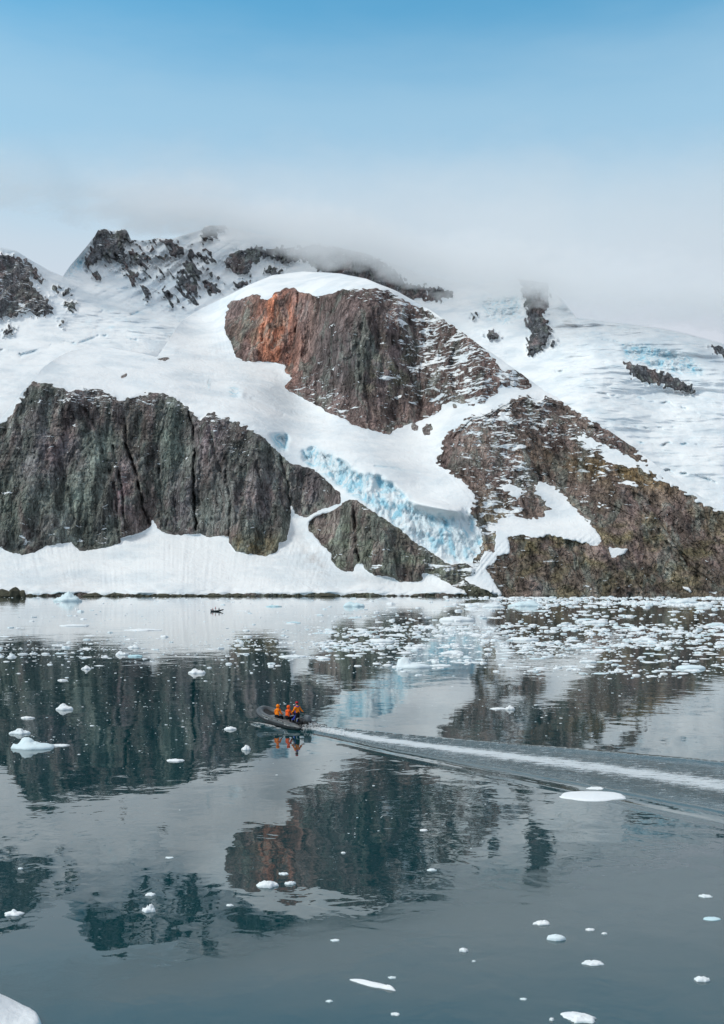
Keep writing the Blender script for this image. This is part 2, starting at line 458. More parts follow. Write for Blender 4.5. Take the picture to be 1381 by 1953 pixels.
    hs = nt.math('ADD', nt.math('MULTIPLY', nt.noise(nt.scalev(P, (1, 1, 1.6)), 0.035, 6, 0.6, 0.6), 2.6), nt.math('MULTIPLY', nt.noise(nt.scalev(P, (1, 1, 0.35)), 0.12, 4, 0.6), 0.8))
    mixh = nt.math('ADD', nt.math('MULTIPLY', hb, rmask), nt.math('MULTIPLY', hs, nt.math('SUBTRACT', 1.0, rmask)))
    mixh = nt.math('ADD', mixh, nt.math('MULTIPLY', nt.math('MULTIPLY', ice, nt.noise(nt.scalev(P, (1, 1, 0.6)), 0.15, 5, 0.65)), 4.0))
    bp = nt.new('ShaderNodeBump'); bp.inputs['Strength'].default_value = 1.0; bp.inputs['Distance'].default_value = 1.0
    nt.link(mixh, bp.inputs['Height']); nt.link(bp.outputs[0], b.inputs['Normal'])
    return m


M_TERRAIN = terrain_material()


# ------------------------------------------------------------------ front country: headland, dome, ridge, glacier
def build_front():
    nc, nr = 1050, 420
    xs = np.linspace(-160, 1540, nc)
    head, butt, dome, ridge = raster(HEADLAND, 1.6, 1), raster(BUTTRESS, 1.4, 2), raster(DOME, 1.8, 3), raster(RIDGE, 2.6, 4)
    rs = np.zeros_like(ridge)
    for i, p in enumerate(RIDGE_SNOW):
        rs = np.maximum(rs, raster(p, 2.4, 10 + i))
    ridge = ridge * (1 - rs)
    small = np.zeros_like(head)
    for i, p in enumerate(A_SMALL):
        small = np.maximum(small, raster(p, 1.5, 40 + i))
    glac = ragged(raster(GLACIER, 1.2, 5), 1.0, 6, 12, 8, 0.3, 8.0)
    glac = np.maximum(glac, raster(SERAC, 1.5, 6))
    # rib of bare rock along the waterline
    gx, gy = np.meshgrid(np.arange(MX0, MX1), np.arange(MY0, MY1))
    head = ragged(head, 1.0, 7, 14, 5, 0, 1.0, gy < 800 + 0.2 * np.clip(gx - 350, 0, 300), -0.06)
    dome = ragged(dome, 1.1, 7, 13, 5.5, 0.6, 2.0, (gy < 600) | (gx > 800), 0.0)
    dome = ragged(dome, 0.7, 3, 9, 5, 0.0, 2.5)
    ridge = ragged(ridge, 1.1, 7, 14, 5.5, 0.9, 3.0, gy < 1010, 0.0)
    butt = ragged(butt, 0.7, 3, 8, 5, 0.6, 4.0)
    strand = ((gy > 1133 - 4 * np.clip(fbm(gx / 22.0, 0.5, 3.3, 4) * 2 + 0.1, -0.5, 1.4)) & (gx < 950)).astype(np.float32)
    rockM = np.clip(head + butt + dome + ridge + small + strand, 0, 1) * (1 - 0.97 * glac)
    rockB = blur1(blur1(rockM, 1.3, 0), 1.3, 1)
    wide = blur1(blur1(rockM, 3, 0), 5, 1)
    iceW = blur1(blur1(glac, 3.5, 0), 3.5, 1)

    sky = interp(SKY_A, xs)
    rocky = np.exp(-((xs - 1080) / 260) ** 2)
    sky = sky + rocky * 5 * fbm(xs / 30, 0.3, 0, 4) + 1.2 * fbm(xs / 60, 2.3, 0, 3)
    base = np.full(nc, 1137.0) + 0.35 * fbm(xs / 260, 8.8, 0, 2)
    t = np.linspace(0, 1, nr)
    t = t ** 0.95
    py = base[None, :] + (sky - base)[None, :] * t[:, None]
    px = np.repeat(xs[None, :], nr, 0)
    rk = sample(rockB, px, py); rw = sample(wide, px, py); gl = sample(iceW, px, py)
    hd = sample(blur1(blur1(head, 6, 0), 6, 1), px, py)
    rd = sample(blur1(blur1(np.maximum(ridge, rs), 6, 0), 6, 1), px, py)
    # slope of the ground (rise over run)
    v = (CY - py) / F
    s = 0.52 + 1.75 * rw * (1 - 0.45 * rd) + 1.4 * gl + 0.10 * fbm(px / 60, py / 40, 1.1, 3)
    s = s + 0.25 * sstep(1000, 1137, py) * (1 - rw) * -0.6
    # everything rounds off towards its own skyline
    edge = sstep(0, 26, py - sky[None, :])
    s = v + np.maximum(s - v, 0.13) * (0.35 + 0.65 * edge)
    s = np.maximum(s, v + 0.07)
    s = blur1(s, 2, 0)
    dv = np.diff(v, axis=0)
    k = 1.0 / (s - v)
    L = np.zeros_like(v)
    L[1:] = np.cumsum(0.5 * (k[1:] + k[:-1]) * dv, axis=0)
    D0 = HC * F / (base - CY)
    D0 = blur1(D0, 6, 0)
    # smooth across columns at equal image height, not at equal index
    yy = np.linspace(500, 1140, 640)
    Ly = np.stack([np.interp(yy, py[::-1, j], L[::-1, j]) for j in range(nc)], 1)
    Ly = blur1(Ly, 28, 1)
    fy = (py - yy[0]) / (yy[1] - yy[0]); i0 = np.clip(fy.astype(int), 0, 638); ff = fy - i0
    jj = np.arange(nc)[None, :].repeat(nr, 0)
    L = Ly[i0, jj] * (1 - ff) + Ly[np.minimum(i0 + 1, 639), jj] * ff
    D = D0[None, :] * np.exp(L)
    X = D * (px - CX) / F; Z = HC + D * v
    # relief along the line of sight, in metres
    wa = 14 * fbm(X / 90, Z / 90, 4.0, 3)
    slant = rd * 0.55
    xa = X + wa + slant * Z * 1.3
    cliff = 15 * (1 - rd * 0.5) * ridged((xa) / 66, Z / 260, 2.0, 2) - 17 * (1 - rd * 0.3) * ridged((xa + 9) / 58, Z / 240, 12.0, 2) - 7.5 * ridged(xa / 20, Z / 60, 6.0, 3, 0.55) + 2.4 * fbm(xa / 6.5, Z / 12, 1.0, 4, 0.6)
    cliff = cliff + (1.8 - 1.3 * rd) * ridged(X / 40, (Z + wa) / 9, 3.0, 3) + rd * 6 * fbm(X / 30, Z / 22, 14.0, 4, 0.6) + 1.4 * fbm(X / 3.6, Z / 4.5, 8.0, 2)
    cliff = cliff + -2.6 * ridged((X - 0.55 * Z + wa) / 30, (Z + 0.5 * X) / 90, 12.0, 3) - 2.4 * ridged((X + 0.7 * Z) / 42, (Z - 0.5 * X) / 120, 22.0, 3)
    cracks = 0
    for pts, wd, dp in [([(238, 800), (240, 850), (262, 910), (270, 960), (285, 1000)], 3.0, 26), ([(215, 850), (232, 930), (238, 1010)], 3.0, 16), ([(362, 785), (372, 850), (368, 920), (374, 1010)], 2.6, 26),
                        ([(318, 790), (300, 850), (306, 930)], 3, 10), ([(430, 900), (440, 960), (436, 1030)], 3, 16), ([(535, 870), (548, 930), (553, 970)], 3, 18), ([(205, 880), (222, 950), (226, 1020)], 4, 12),
                        ([(398, 800), (410, 870), (430, 920)], 3, 9), ([(160, 780), (190, 830), (200, 900)], 4, 9), ([(568, 560), (566, 620), (562, 690)], 2.6, 12), ([(690, 620), (686, 700), (700, 760)], 5, 12),
                        ([(620, 600), (632, 690), (640, 760)], 4, 10), ([(860, 690), (868, 740), (870, 765)], 6, 14), ([(505, 600), (500, 650)], 3, 8), ([(745, 640), (760, 720), (752, 800)], 4, 10),
                        ([(1010, 860), (1030, 900), (1032, 925)], 6, 12), ([(675, 960), (678, 1020), (684, 1070)], 3, 16), ([(1240, 960), (1290, 1040), (1330, 1100)], 4, 12), ([(1180, 900), (1240, 990), (1290, 1060)], 4, 9),
                        ([(90, 800), (120, 900), (110, 1000)], 5, 9), ([(490, 880), (500, 950), (520, 1000)], 4, 10)]:
        wob = 7.0 * fbm(py / 26, dp, wd, 4, 0.6)
        cracks = cracks + dp * 0.62 * groove(px + wob, py, pts, wd * 0.85) * (0.55 + 1.3 * np.clip(fbm(px / 30, py / 22, dp, 2) + 0.2, -0.3, 0.7))
    deep = sstep(0.45, 1.0, sample(blur1(blur1(rockM, 7, 0), 8, 1), px, py))
    cliff = cliff - cliff[rk > 0.9].mean()
    relief = rk * (0.30 + 0.70 * deep) * (-cliff + cracks)
    snowr = (13 - 8 * sstep(970, 1050, py)) * fbm(X / 120, Z / 50, 5.0, 3) + 1.2 * fbm(X / 25, Z / 18, 5.5, 3)
    # avalanche runnels on the apron and below the dome
    ap = sstep(985, 1060, py) * sstep(1137, 1105, py)
    fan = perlin(px / 7.0 + 0.012 * (py - 1000) * (px - 300) / 60, py / 220, 9.0) + 0.5 * perlin(px / 3.2, py / 150, 4.0)
    snowr = snowr + ap * (0.85 * fan * (0.4 + 1.2 * sstep(-0.3, 0.4, fbm(px / 80, py / 60, 31.0, 2))))
    gul = blob(px, py, 600, 1045, 55, 60, 30)
    q = (px - 575) * 0.86 - (py - 1000) * 0.55
    snowr = snowr + gul * 1.0 * perlin(q / 5.0, (px + py) / 200, 2.2)
    q2 = (px - 880) * 0.83 - (py - 860) * 0.62
    snowr = snowr + 1.2 * blob(px, py, 880, 890, 26, 90, -36) * perlin(q2 / 4.5, (px + py) / 160, 7.2)
    snowr = snowr + 1.2 * blob(px, py, 420, 640, 26, 90, 12) * perlin((px - 0.2 * (py - 640)) / 5.0, py / 160, 5.2)
    # hummocks of old avalanche snow by the water
    snowr = snowr - 7 * sstep(1108, 1128, py) * np.abs(perlin(px / 32, py / 16, 3.0)) * (px < 940)
    # gently stepped surface and the crevasses high on the glacier
    snowr = snowr + 8 * (blob(px, py, 446, 747, 8, 9) + 0.8 * blob(px, py, 398, 730, 2.2, 9)) - 7 * blob(px, py, 462, 752, 7, 8)
    snowr = snowr + 4 * groove(px, py, [(715, 889), (755, 893), (800, 903)], 2.0) + 3 * groove(px, py, [(480, 760), (540, 790)], 3.0)
    relief = relief + (1 - rk) * snowr
    # broken face of the glacier
    gn = -ridged(X / 24 + Z / 60, Z / 60, 1.0, 3, 0.5)
    gb = -ridged(X / 9, Z / 14, 4.0, 2, 0.5)
    up = sstep(1000, 900, py)
    relief = relief - gl * (20 * gn * (0.5 + 0.7 * up) + 5 * gb)
    lip = blob(px, py, 830, 966, 62, 9, 12)
    relief = relief - 20 * lip + 9 * blob(px, py, 815, 990, 60, 12, 12)
    near = sstep(-6, 36, py - sky[None, :])
    relief = relief * (0.2 + 0.8 * near)
    fall = sstep(1137, 1128, py)
    relief = relief * (0.25 + 0.75 * fall)
    Dn = D + relief
    X = Dn * (px - CX) / F; Z = HC + Dn * v
    Z[0] = -3.0
    V = np.stack([X, Dn, Z], -1)
    # the far side of the hills
    cap = []
    for kx in (1, 2, 3, 4):
        r = V[-1].copy()
        back = (60, 180, 420, 900)[kx - 1]
        r[:, 1] += back; r[:, 0] *= 1 + back / np.maximum(D[-1], 1) * 0.9
        r[:, 2] -= back * (0.12, 0.22, 0.34, 0.45)[kx - 1]
        cap.append(r)
    V = np.concatenate([V, np.stack(cap)], 0)
    nr2 = nr + 4

    def ext(a):
        return np.concatenate([a, np.repeat(a[-1:], 4, 0)], 0)
    # cover attributes
    ledge = 0.42 * rk + 0.75 * blob(px, py, 860, 640, 75, 130, -52) + 0.5 * blob(px, py, 740, 560, 140, 22, 10) + 0.5 * blob(px, py, 990, 790, 90, 60, 35) + 0.5 * blob(px, py, 1130, 850, 80, 50, 40)
    ledge = ledge + 0.45 * blob(px, py, 860, 740, 110, 70) + 0.55 * blob(px, py, 210, 755, 170, 26) + 0.4 * blob(px, py, 430, 815, 70, 28, 25) + 0.35 * blob(px, py, 930, 860, 80, 70) + 0.5 * blob(px, py, 940, 1010, 40, 70, 0) + 0.6 * blob(px, py, 895, 1080, 50, 28)
    ledge = ledge + 0.35 * blob(px, py, 600, 760, 90, 50) + 0.5 * blob(px, py, 1000, 935, 70, 40)
    ledge = ledge - 0.30 * blob(px, py, 520, 625, 70, 70) - 0.2 * blob(px, py, 1250, 1050, 170, 70) - 0.15 * blob(px, py, 280, 940, 300, 70)
    cls = np.full(px.shape, 5)
    for i, mk in enumerate((head, butt, dome, ridge, glac)):
        sm = sample(blur1(blur1(mk, 2.0, 0), 2.0, 1), px, py)
        cls[sm > 0.5] = i
    tint = np.zeros(px.shape + (3,)) + np.array([0.11,0.094,0.088])

    def paint(mask, col):
        nonlocal tint
        mm = np.clip(mask, 0, 1)[..., None]
        tint = tint * (1 - mm) + np.array(col) * mm
    nz = lambda a, b, sd: sstep(-0.15, 0.25, fbm(px / a, py / b, sd, 4))
    paint((cls == 0) * 1.0, (0.088, 0.080, 0.078))
    paint((cls == 0) * nz(60, 90, 2.0) * 0.8, (0.080, 0.092, 0.080))
    paint((cls == 1) * 1.0, (0.082, 0.082, 0.070))
    paint((cls == 2) * 1.0, (0.108, 0.074, 0.066))
    paint((cls == 2) * blob(px, py, 690, 680, 130, 90) * 0.8, (0.082, 0.076, 0.078))
    paint((cls == 2) * blob(px, py, 740, 700, 60, 60) * nz(30, 30, 5.0) * 0.7, (0.12, 0.12, 0.075))
    for (cx_, cy_, rx_, ry_, a_, co_) in [(255, 815, 16, 60, -8, (0.12, 0.15, 0.125)), (330, 850, 22, 70, 0, (0.115, 0.135, 0.115)), (205, 860, 30, 50, 20, (0.12, 0.14, 0.12)), (400, 850, 28, 60, 0, (0.125, 0.095, 0.10)), (95, 870, 40, 70, 10, (0.12, 0.10, 0.11)),
                                          (150, 950, 60, 50, 0, (0.11, 0.125, 0.105)), (230, 930, 16, 60, -5, (0.10, 0.065, 0.075)), (410, 960, 26, 70, 0, (0.12, 0.13, 0.12)), (500, 930, 40, 60, 0, (0.115, 0.10, 0.10)), (340, 960, 24, 60, 0, (0.11, 0.10, 0.105)), (600, 930, 30, 40, 0, (0.09, 0.075, 0.08)), (20, 960, 50, 60, 0, (0.115, 0.13, 0.11))]:
        paint((cls == 0) * blob(px + 14 * fbm(px / 30, py / 40, 3.0, 2), py, cx_, cy_, rx_, ry_, a_) * 0.9, co_)
    paint((cls == 1) * nz(40, 20, 12.0) * 0.8, (0.115, 0.125, 0.095))
    rust = np.clip(2.0 * (blob(px, py, 533, 620, 36, 80, 4)), 0, 1)
    paint((cls == 2) * rust * (0.65 + 0.35 * nz(14, 60, 1.0)), (0.40, 0.15, 0.085))
    paint((cls == 2) * blob(px, py, 475, 650, 26, 60) * 0.7 * nz(14, 60, 7.0), (0.17, 0.14, 0.10))
    paint((cls == 2) * blob(px, py, 585, 600, 22, 70) * 0.6, (0.15, 0.105, 0.09))
    paint((cls == 3) * 1.0, (0.118, 0.088, 0.076))
    paint((cls == 3) * sstep(900, 1050, py) * nz(70, 40, 9.0) * 0.85, (0.125, 0.104, 0.056))
    paint((cls == 3) * sstep(1040, 1100, py) * 0.5, (0.085, 0.070, 0.052))
    paint((cls == 3) * blob(px, py, 1180, 900, 130, 25, 12) * 0.8, (0.14, 0.095, 0.04))
    paint((cls == 0) * blob(px, py, 480, 1040, 60, 25) * 0.7, (0.13, 0.105, 0.045))
    paint((py > 1118) * (rk > 0.3) * (px < 950) * 1.0, (0.062, 0.062, 0.044))
    dirt = 0.8 * blob(px, py, 595, 1060, 22, 55, -38) + 0.4 * blob(px, py, 690, 1105, 30, 20) + 0.35 * blob(px, py, 130, 1115, 60, 12) + 0.3 * blob(px, py, 500, 1040, 40, 30)
    icea = np.clip(gl * 1.15 * (0.50 - 0.75 * gn + 0.12 * up), 0, 0.95) + 1.0 * blob(px, py, 445, 747, 9, 9) + blob(px, py, 398, 730, 2.5, 9)
    icea = icea * (1 - 0.85 * np.clip(lip * 1.4, 0, 1)) + 0.35 * np.clip(sstep(1124, 1132, py), 0, 1) * (px < 940) * nz(40, 20, 3.0)
    icea = icea + 0.25 * groove(px, py, [(0, 755), (30, 748), (60, 742)], 4) + 0.3 * groove(px, py, [(715, 889), (755, 893), (800, 903)], 2.5)
    cls2 = ext(cls).ravel()
    attrs = {'rock': ext(rk).ravel(), 'ice': np.clip(ext(icea), 0, 1).ravel(), 'ledge': np.clip(ext(ledge), 0, 1).ravel(), 'dirt': np.clip(ext(dirt), 0, 1).ravel(), 'tint': ext(tint).reshape(-1, 3)}
    split_grid(V.reshape(-1, 3), nr2, nc, cls2, ['headland_cliff', 'shore_buttress', 'dome_cliff', 'ridge_slope', 'glacier_front', 'snow_slope'], M_TERRAIN, attrs)
    return D[-1], xs


D_front_top, XS = build_front()


# ------------------------------------------------------------------ back country: far peaks and snowfields
def back_depth(px, py):
    """line-of-sight distance of the far slopes in metres"""
    base = 2050 + 260 * sstep(200, 900, px) + 1.1 * (np.clip(px, 900, 1540) - 900) * -0.35
    low = 2.3 * np.clip(760 - py, -300, 400)
    return base + low


def build_back():
    nc, nr = 850, 300
    xs = np.linspace(-160, 1540, nc)
    sky = interp(SKY_B, xs) + 2.2 * fbm(xs / 14, 5.1, 0, 3) * np.exp(-((xs - 230) / 120) ** 2)
    low = np.minimum(interp(SKY_A, xs) + 40, 1130)
    t = np.linspace(0, 1, nr)
    py = low[None, :] + (sky - low)[None, :] * t[:, None]
    px = np.repeat(xs[None, :], nr, 0)
    names = list(B_ROCK)
    masks = []
    for i, k in enumerate(names):
        m = None
        for j, p in enumerate(B_ROCK[k]):
            r = raster(p, 2.0, 60 + i * 10 + j)
            m = r if m is None else np.maximum(m, r)
        masks.append(m)
    for i, k_ in enumerate(names):
        sh = {'far_peak': 0.75, 'far_ridge': 0.75, 'left_outcrop': 0.5}.get(k_, 0.2)
        masks[i] = ragged(masks[i], 1.9, 4.5, 4.5, 15 if sh > 0.6 else 8, sh, 20.0 + i, None, 0.05)
    gx, gy = np.meshgrid(np.arange(MX0, MX1), np.arange(MY0, MY1))
    face = blur1(blur1(raster([(165, 472), (200, 445), (245, 445), (275, 457), (345, 468), (395, 470), (430, 548), (390, 570), (340, 588), (300, 552), (250, 528), (200, 518), (165, 508)], 2, 400), 7, 0), 7, 1)
    sub = (slice(30, 200), slice(300, 620))
    rib = np.zeros_like(face)
    x_, y_ = gx[sub], gy[sub]
    rib[sub] = ridged((x_ - 0.78 * y_) / 15, y_ / 70, 5.0, 2) + 0.55 * fbm(x_ / 7, y_ / 9, 6.0, 3)
    ribs = ((face > 0.3) & (rib > 0.84)).astype(np.float32)
    masks[2] = np.clip(masks[2] + ribs * (gx > 250), 0, 1); masks[1] = np.clip(masks[1] + ribs * (gx <= 250), 0, 1)
    allr = np.clip(sum(masks), 0, 1)
    ice = 0
    for j, p in enumerate(B_ICE):
        ice = ice + raster(p, 2.5, 170 + j)
    rk = sample(blur1(blur1(allr, 1.2, 0), 1.2, 1), px, py)
    rw = sample(blur1(blur1(allr, 5, 0), 6, 1), px, py)
    gl = sample(blur1(blur1(np.clip(ice, 0, 1), 4, 0), 5, 1), px, py) * (1 - rk)
    v = (CY - py) / F
    s = 0.62 + 1.3 * rw + 0.7 * gl + 0.16 * fbm(px / 70, py / 30, 3.0, 3) + 0.25 * sstep(520, 450, py)
    # terraces of the snowfields: banks and flats
    right = sstep(1000, 1120, px)
    s = s + right * 0.20 * perlin(px / 120, py / 15, 8.0)
    edge = sstep(0, 18, py - sky[None, :])
    s = v + np.maximum(s - v, 0.20) * (0.45 + 0.55 * edge)
    s = blur1(s, 2, 0)
    k = 1.0 / (s - v)
    L = np.zeros_like(v)
    L[1:] = np.cumsum(0.5 * (k[1:] + k[:-1]) * np.diff(v, axis=0), axis=0)
    L = L * 0.8
    D0 = 2050 + 350 * np.exp(-((xs - 600) / 500) ** 2)
    yy = np.linspace(400, 1140, 740)
    Ly = np.stack([np.interp(yy, py[::-1, j], L[::-1, j]) for j in range(nc)], 1)
    # extend downwards consistently, then smooth across
    top0 = np.interp(600, yy, np.arange(740))
    Ly = Ly - Ly[int(top0)][None, :]
    Ly = blur1(Ly, 26, 1)
    i0 = np.clip(((py - yy[0])).astype(int), 0, 738); ff = np.clip(py - yy[0] - i0, 0, 1)
    jj = np.arange(nc)[None, :].repeat(nr, 0)
    L = Ly[i0, jj] * (1 - ff) + Ly[i0 + 1, jj] * ff
    D = (D0 * 1.25)[None, :] * np.exp(L)
    X = D * (px - CX) / F; Z = HC + D * v
    wa = 30 * fbm(X / 150, Z / 150, 4.5, 3)
    cliff = 26 * ridged((X + wa - 0.5 * Z) / 80, Z / 200, 2.0, 3) + 9 * ridged((X + wa) / 28, Z / 60, 6.0, 3) + 5 * fbm(X / 10, Z / 14, 1.0, 3, 0.6)
    snowr = 34 * fbm(X / 240, Z / 120, 5.0, 3) + 8 * fbm(X / 60, Z / 30, 5.5, 3)
    # spurs below the far ridge run down to the right
    sp = blob(px, py, 320, 510, 130, 70)
    snowr = snowr + sp * 55 * ridged((X - 0.7 * Z) / 75, Z / 400, 3.0, 2)
    banks = right * sstep(1130, 720, py)
    snowr = snowr + banks * (42 * fbm(X / 420, Z / 55, 21.0, 3) - 13 * ridged(X / 300, (Z + wa * 0.5) / 40, 9.0, 3) + 7 * ridged(X / 60, (Z) / 16, 12.0, 2))
    mid = blob(px, py, 240, 620, 130, 50)
    snowr = snowr + mid * (14 * ridged(X / 120, (Z + wa * 0.5) / 26, 11.0, 3))
    cre = 0
    for pts, wd, dp in [([(0, 668), (40, 675), (75, 668), (110, 652), (150, 655), (190, 640), (235, 640), (260, 650)], 3.5, 16), ([(170, 545), (215, 550), (250, 550)], 3, 8), ([(180, 598), (205, 590), (228, 592), (230, 602)], 4, 12),
                        ([(250, 600), (272, 592)], 3, 12), ([(300, 578), (320, 586), (335, 600)], 3, 14), ([(1055, 712), (1090, 700), (1110, 690)], 3, 16), ([(1150, 650), (1190, 652)], 3, 14),
                        ([(1130, 750), (1230, 760), (1330, 785)], 3, 12), ([(1200, 840), (1260, 850), (1330, 845)], 3, 12), ([(1260, 900), (1330, 905), (1381, 930)], 3, 12), ([(1180, 810), (1240, 818), (1300, 812)], 3, 10)]:
        cre = cre + dp * groove(px, py + 9 * fbm(px / 30, dp, 0, 4, 0.6), pts, wd * 0.7) * sstep(-0.15, 0.3, fbm(px / 22, dp * 3.1, 4.0, 3))
    relief = (1 - rk) * (snowr + cre) - rk * cliff + gl * (24 * ridged(X / 40, Z / 40, 1.5, 4, 0.6))
    near = sstep(0, 8, py - sky[None, :])
    relief = relief * (0.3 + 0.7 * near)
    D = np.maximum(D + relief, 1500)
    X = D * (px - CX) / F; Z = HC + D * v
    V = np.stack([X, D, Z], -1)
    cap = []
    for back, dr in ((80, 25), (300, 120), (900, 500), (1600, 1200)):
        r = V[-1].copy(); r[:, 0] *= 1 + back / D[-1]; r[:, 1] += back; r[:, 2] -= dr; cap.append(r)
    V = np.concatenate([V, np.stack(cap)], 0)

    def ext(a):
        return np.concatenate([a, np.repeat(a[-1:], 4, 0)], 0)
    cls = np.full(px.shape, len(names) + 1)
    cls[gl > 0.5] = len(names)
    for i, mk in enumerate(masks):
        cls[sample(blur1(blur1(mk, 3, 0), 3, 1), px, py) > 0.35] = i
    tint = np.zeros(px.shape + (3,)) + np.array([0.072, 0.074, 0.080])
    mm = (blob(px, py, 60, 550, 60, 60) * 0.6)[..., None]
    tint = tint * (1 - mm) + np.array([0.11, 0.095, 0.085]) * mm
    ledge = 0.45 * rk + 0.25 * (cls == 0)
    icea = gl * 0.9 + 0.55 * np.clip(cre / 14, 0, 1) * (1 - rk)
    icea[sample(raster([(1186, 655), (1200, 652), (1206, 668), (1192, 670)], 1.5, 300), px, py) > 0.4] = 1
    icea = icea * np.where((px > 900) & (px < 1180), 0.5, 1.0)
    icea = icea + banks * 0.16 * nzs(px / 50, py / 9, 4.0) + 0.25 * mid * nzs(px / 30, py / 14, 6.0)
    attrs = {'rock': ext(rk).ravel(), 'ice': np.clip(ext(icea), 0, 1).ravel(), 'ledge': np.clip(ext(ledge), 0, 1).ravel(), 'dirt': ext(rk * 0).ravel(), 'tint': ext(tint).reshape(-1, 3)}
    split_grid(V.reshape(-1, 3), nr + 4, nc, ext(cls).ravel(), names + ['far_icefall', 'far_snowfield'], M_TERRAIN, attrs)
    return xs, py, D


def nzs(a, b, sd):
    return sstep(0.0, 0.35, fbm(a, b, sd, 3))


BX, BPY, BD = build_back()


# ------------------------------------------------------------------ cloud bank lying on the far peaks
def build_cloud():
    nc, nr = 260, 120
    xs = np.linspace(-700, 2100, nc); ys = np.linspace(60, 760, nr)
    px, py = np.meshgrid(xs, ys)
    jx = np.clip(((np.clip(xs, -160, 1540) + 160) / 1700 * 849).astype(int), 0, 849)
    Dt = np.stack([np.interp(ys, BPY[::-1, j], BD[::-1, j]) for j in jx], 1)
    Dt = blur1(blur1(Dt, 3, 0), 3, 1)
    lower = interp([(-700, 340), (-100, 370), (60, 395), (150, 410), (240, 432), (300, 440), (400, 450), (470, 480), (600, 500), (690, 520), (780, 550), (860, 562), (980, 576), (1060, 592), (1120, 600), (1381, 622), (1700, 640), (2100, 660)], xs)[None, :]
    h = lower - py                                    # px above the cloud's foot
    h = h + 8 + 38 * fbm(px / 110, py / 50, 1.0, 4, 0.55) + 18 * fbm(px / 30, py / 20, 7.0, 3)
    fac = interp([(-700, 3.5), (150, 3.5), (350, 9), (1040, 9), (1120, 5.5), (2100, 5.5)], xs)[None, :]
    tfront = np.where(h < 50, h, 50 - 30 * sstep(50, 150, h)) * fac               # metres in front of the slope
    front = Dt - tfront
    backs = Dt + 60
    # towards its top the bank thins away
    top = interp([(-700, 200), (0, 250), (300, 255), (700, 265), (1000, 250), (1400, 235), (2100, 240)], xs)[None, :] + 40 * fbm(px / 160, py / 80, 3.0, 3)
    th = sstep(-40, 220, py - top)
    midd = 0.5 * (np.minimum(front, backs) + backs)
    front = midd + (front - midd) * th; backs = midd + (backs - midd) * th
    V = []
    for D in (front, backs):
        V.append(np.stack([D * (px - CX) / F, D, HC + D * (CY - py) / F], -1).reshape(-1, 3))
    n = nr * nc
    f1 = grid_faces(nr, nc); f2 = grid_faces(nr, nc)[:, ::-1] + n
    idx = np.arange(n).reshape(nr, nc)
    loop = np.concatenate([idx[0, :], idx[1:, -1], idx[-1, -2::-1], idx[-2:0:-1, 0]])
    a = loop; b = np.roll(loop, -1)
    side = np.stack([a, a + n, b + n, b], -1)
    m = bpy.data.materials.new('cloud_vapour'); m.use_nodes = True
    nt = NT(m.node_tree); nt.n.clear()
    o = nt.new('ShaderNodeOutputMaterial'); pv = nt.new('ShaderNodeVolumePrincipled')
    pv.inputs['Color'].default_value = (1.0, 1.0, 1.0, 1); pv.inputs['Density'].default_value = 0.0054; pv.inputs['Anisotropy'].default_value = -0.42
    nt.link(pv.outputs[0], o.inputs['Volume'])
    ob = np_mesh("cloud_bank", np.concatenate(V), np.concatenate([f1, f2, side])[:, ::-1], m)
    tag(ob, 'pale grey cloud bank lying over the far peaks', kind='stuff')
    m.cycles.homogeneous_volume = True


build_cloud()

# ------------------------------------------------------------------ water with the boat's wake
def ground(px, py):
    """point of the water surface seen at a photograph pixel"""
    D = HC * F / (py - CY)
    return (px - CX) / F * D, D


STERN = np.array([-3.9, 70.4])
def wake_coords(X, Y):
    ax = np.array([22.1, -20.2]); L = np.linalg.norm(ax); ax = ax / L
    nx = np.array([-ax[1], ax[0]])          # towards the far side
    s = (X - STERN[0]) * ax[0] + (Y - STERN[1]) * ax[1]
    t = (X - STERN[0]) * nx[0] + (Y - STERN[1]) * nx[1]
    return s, t


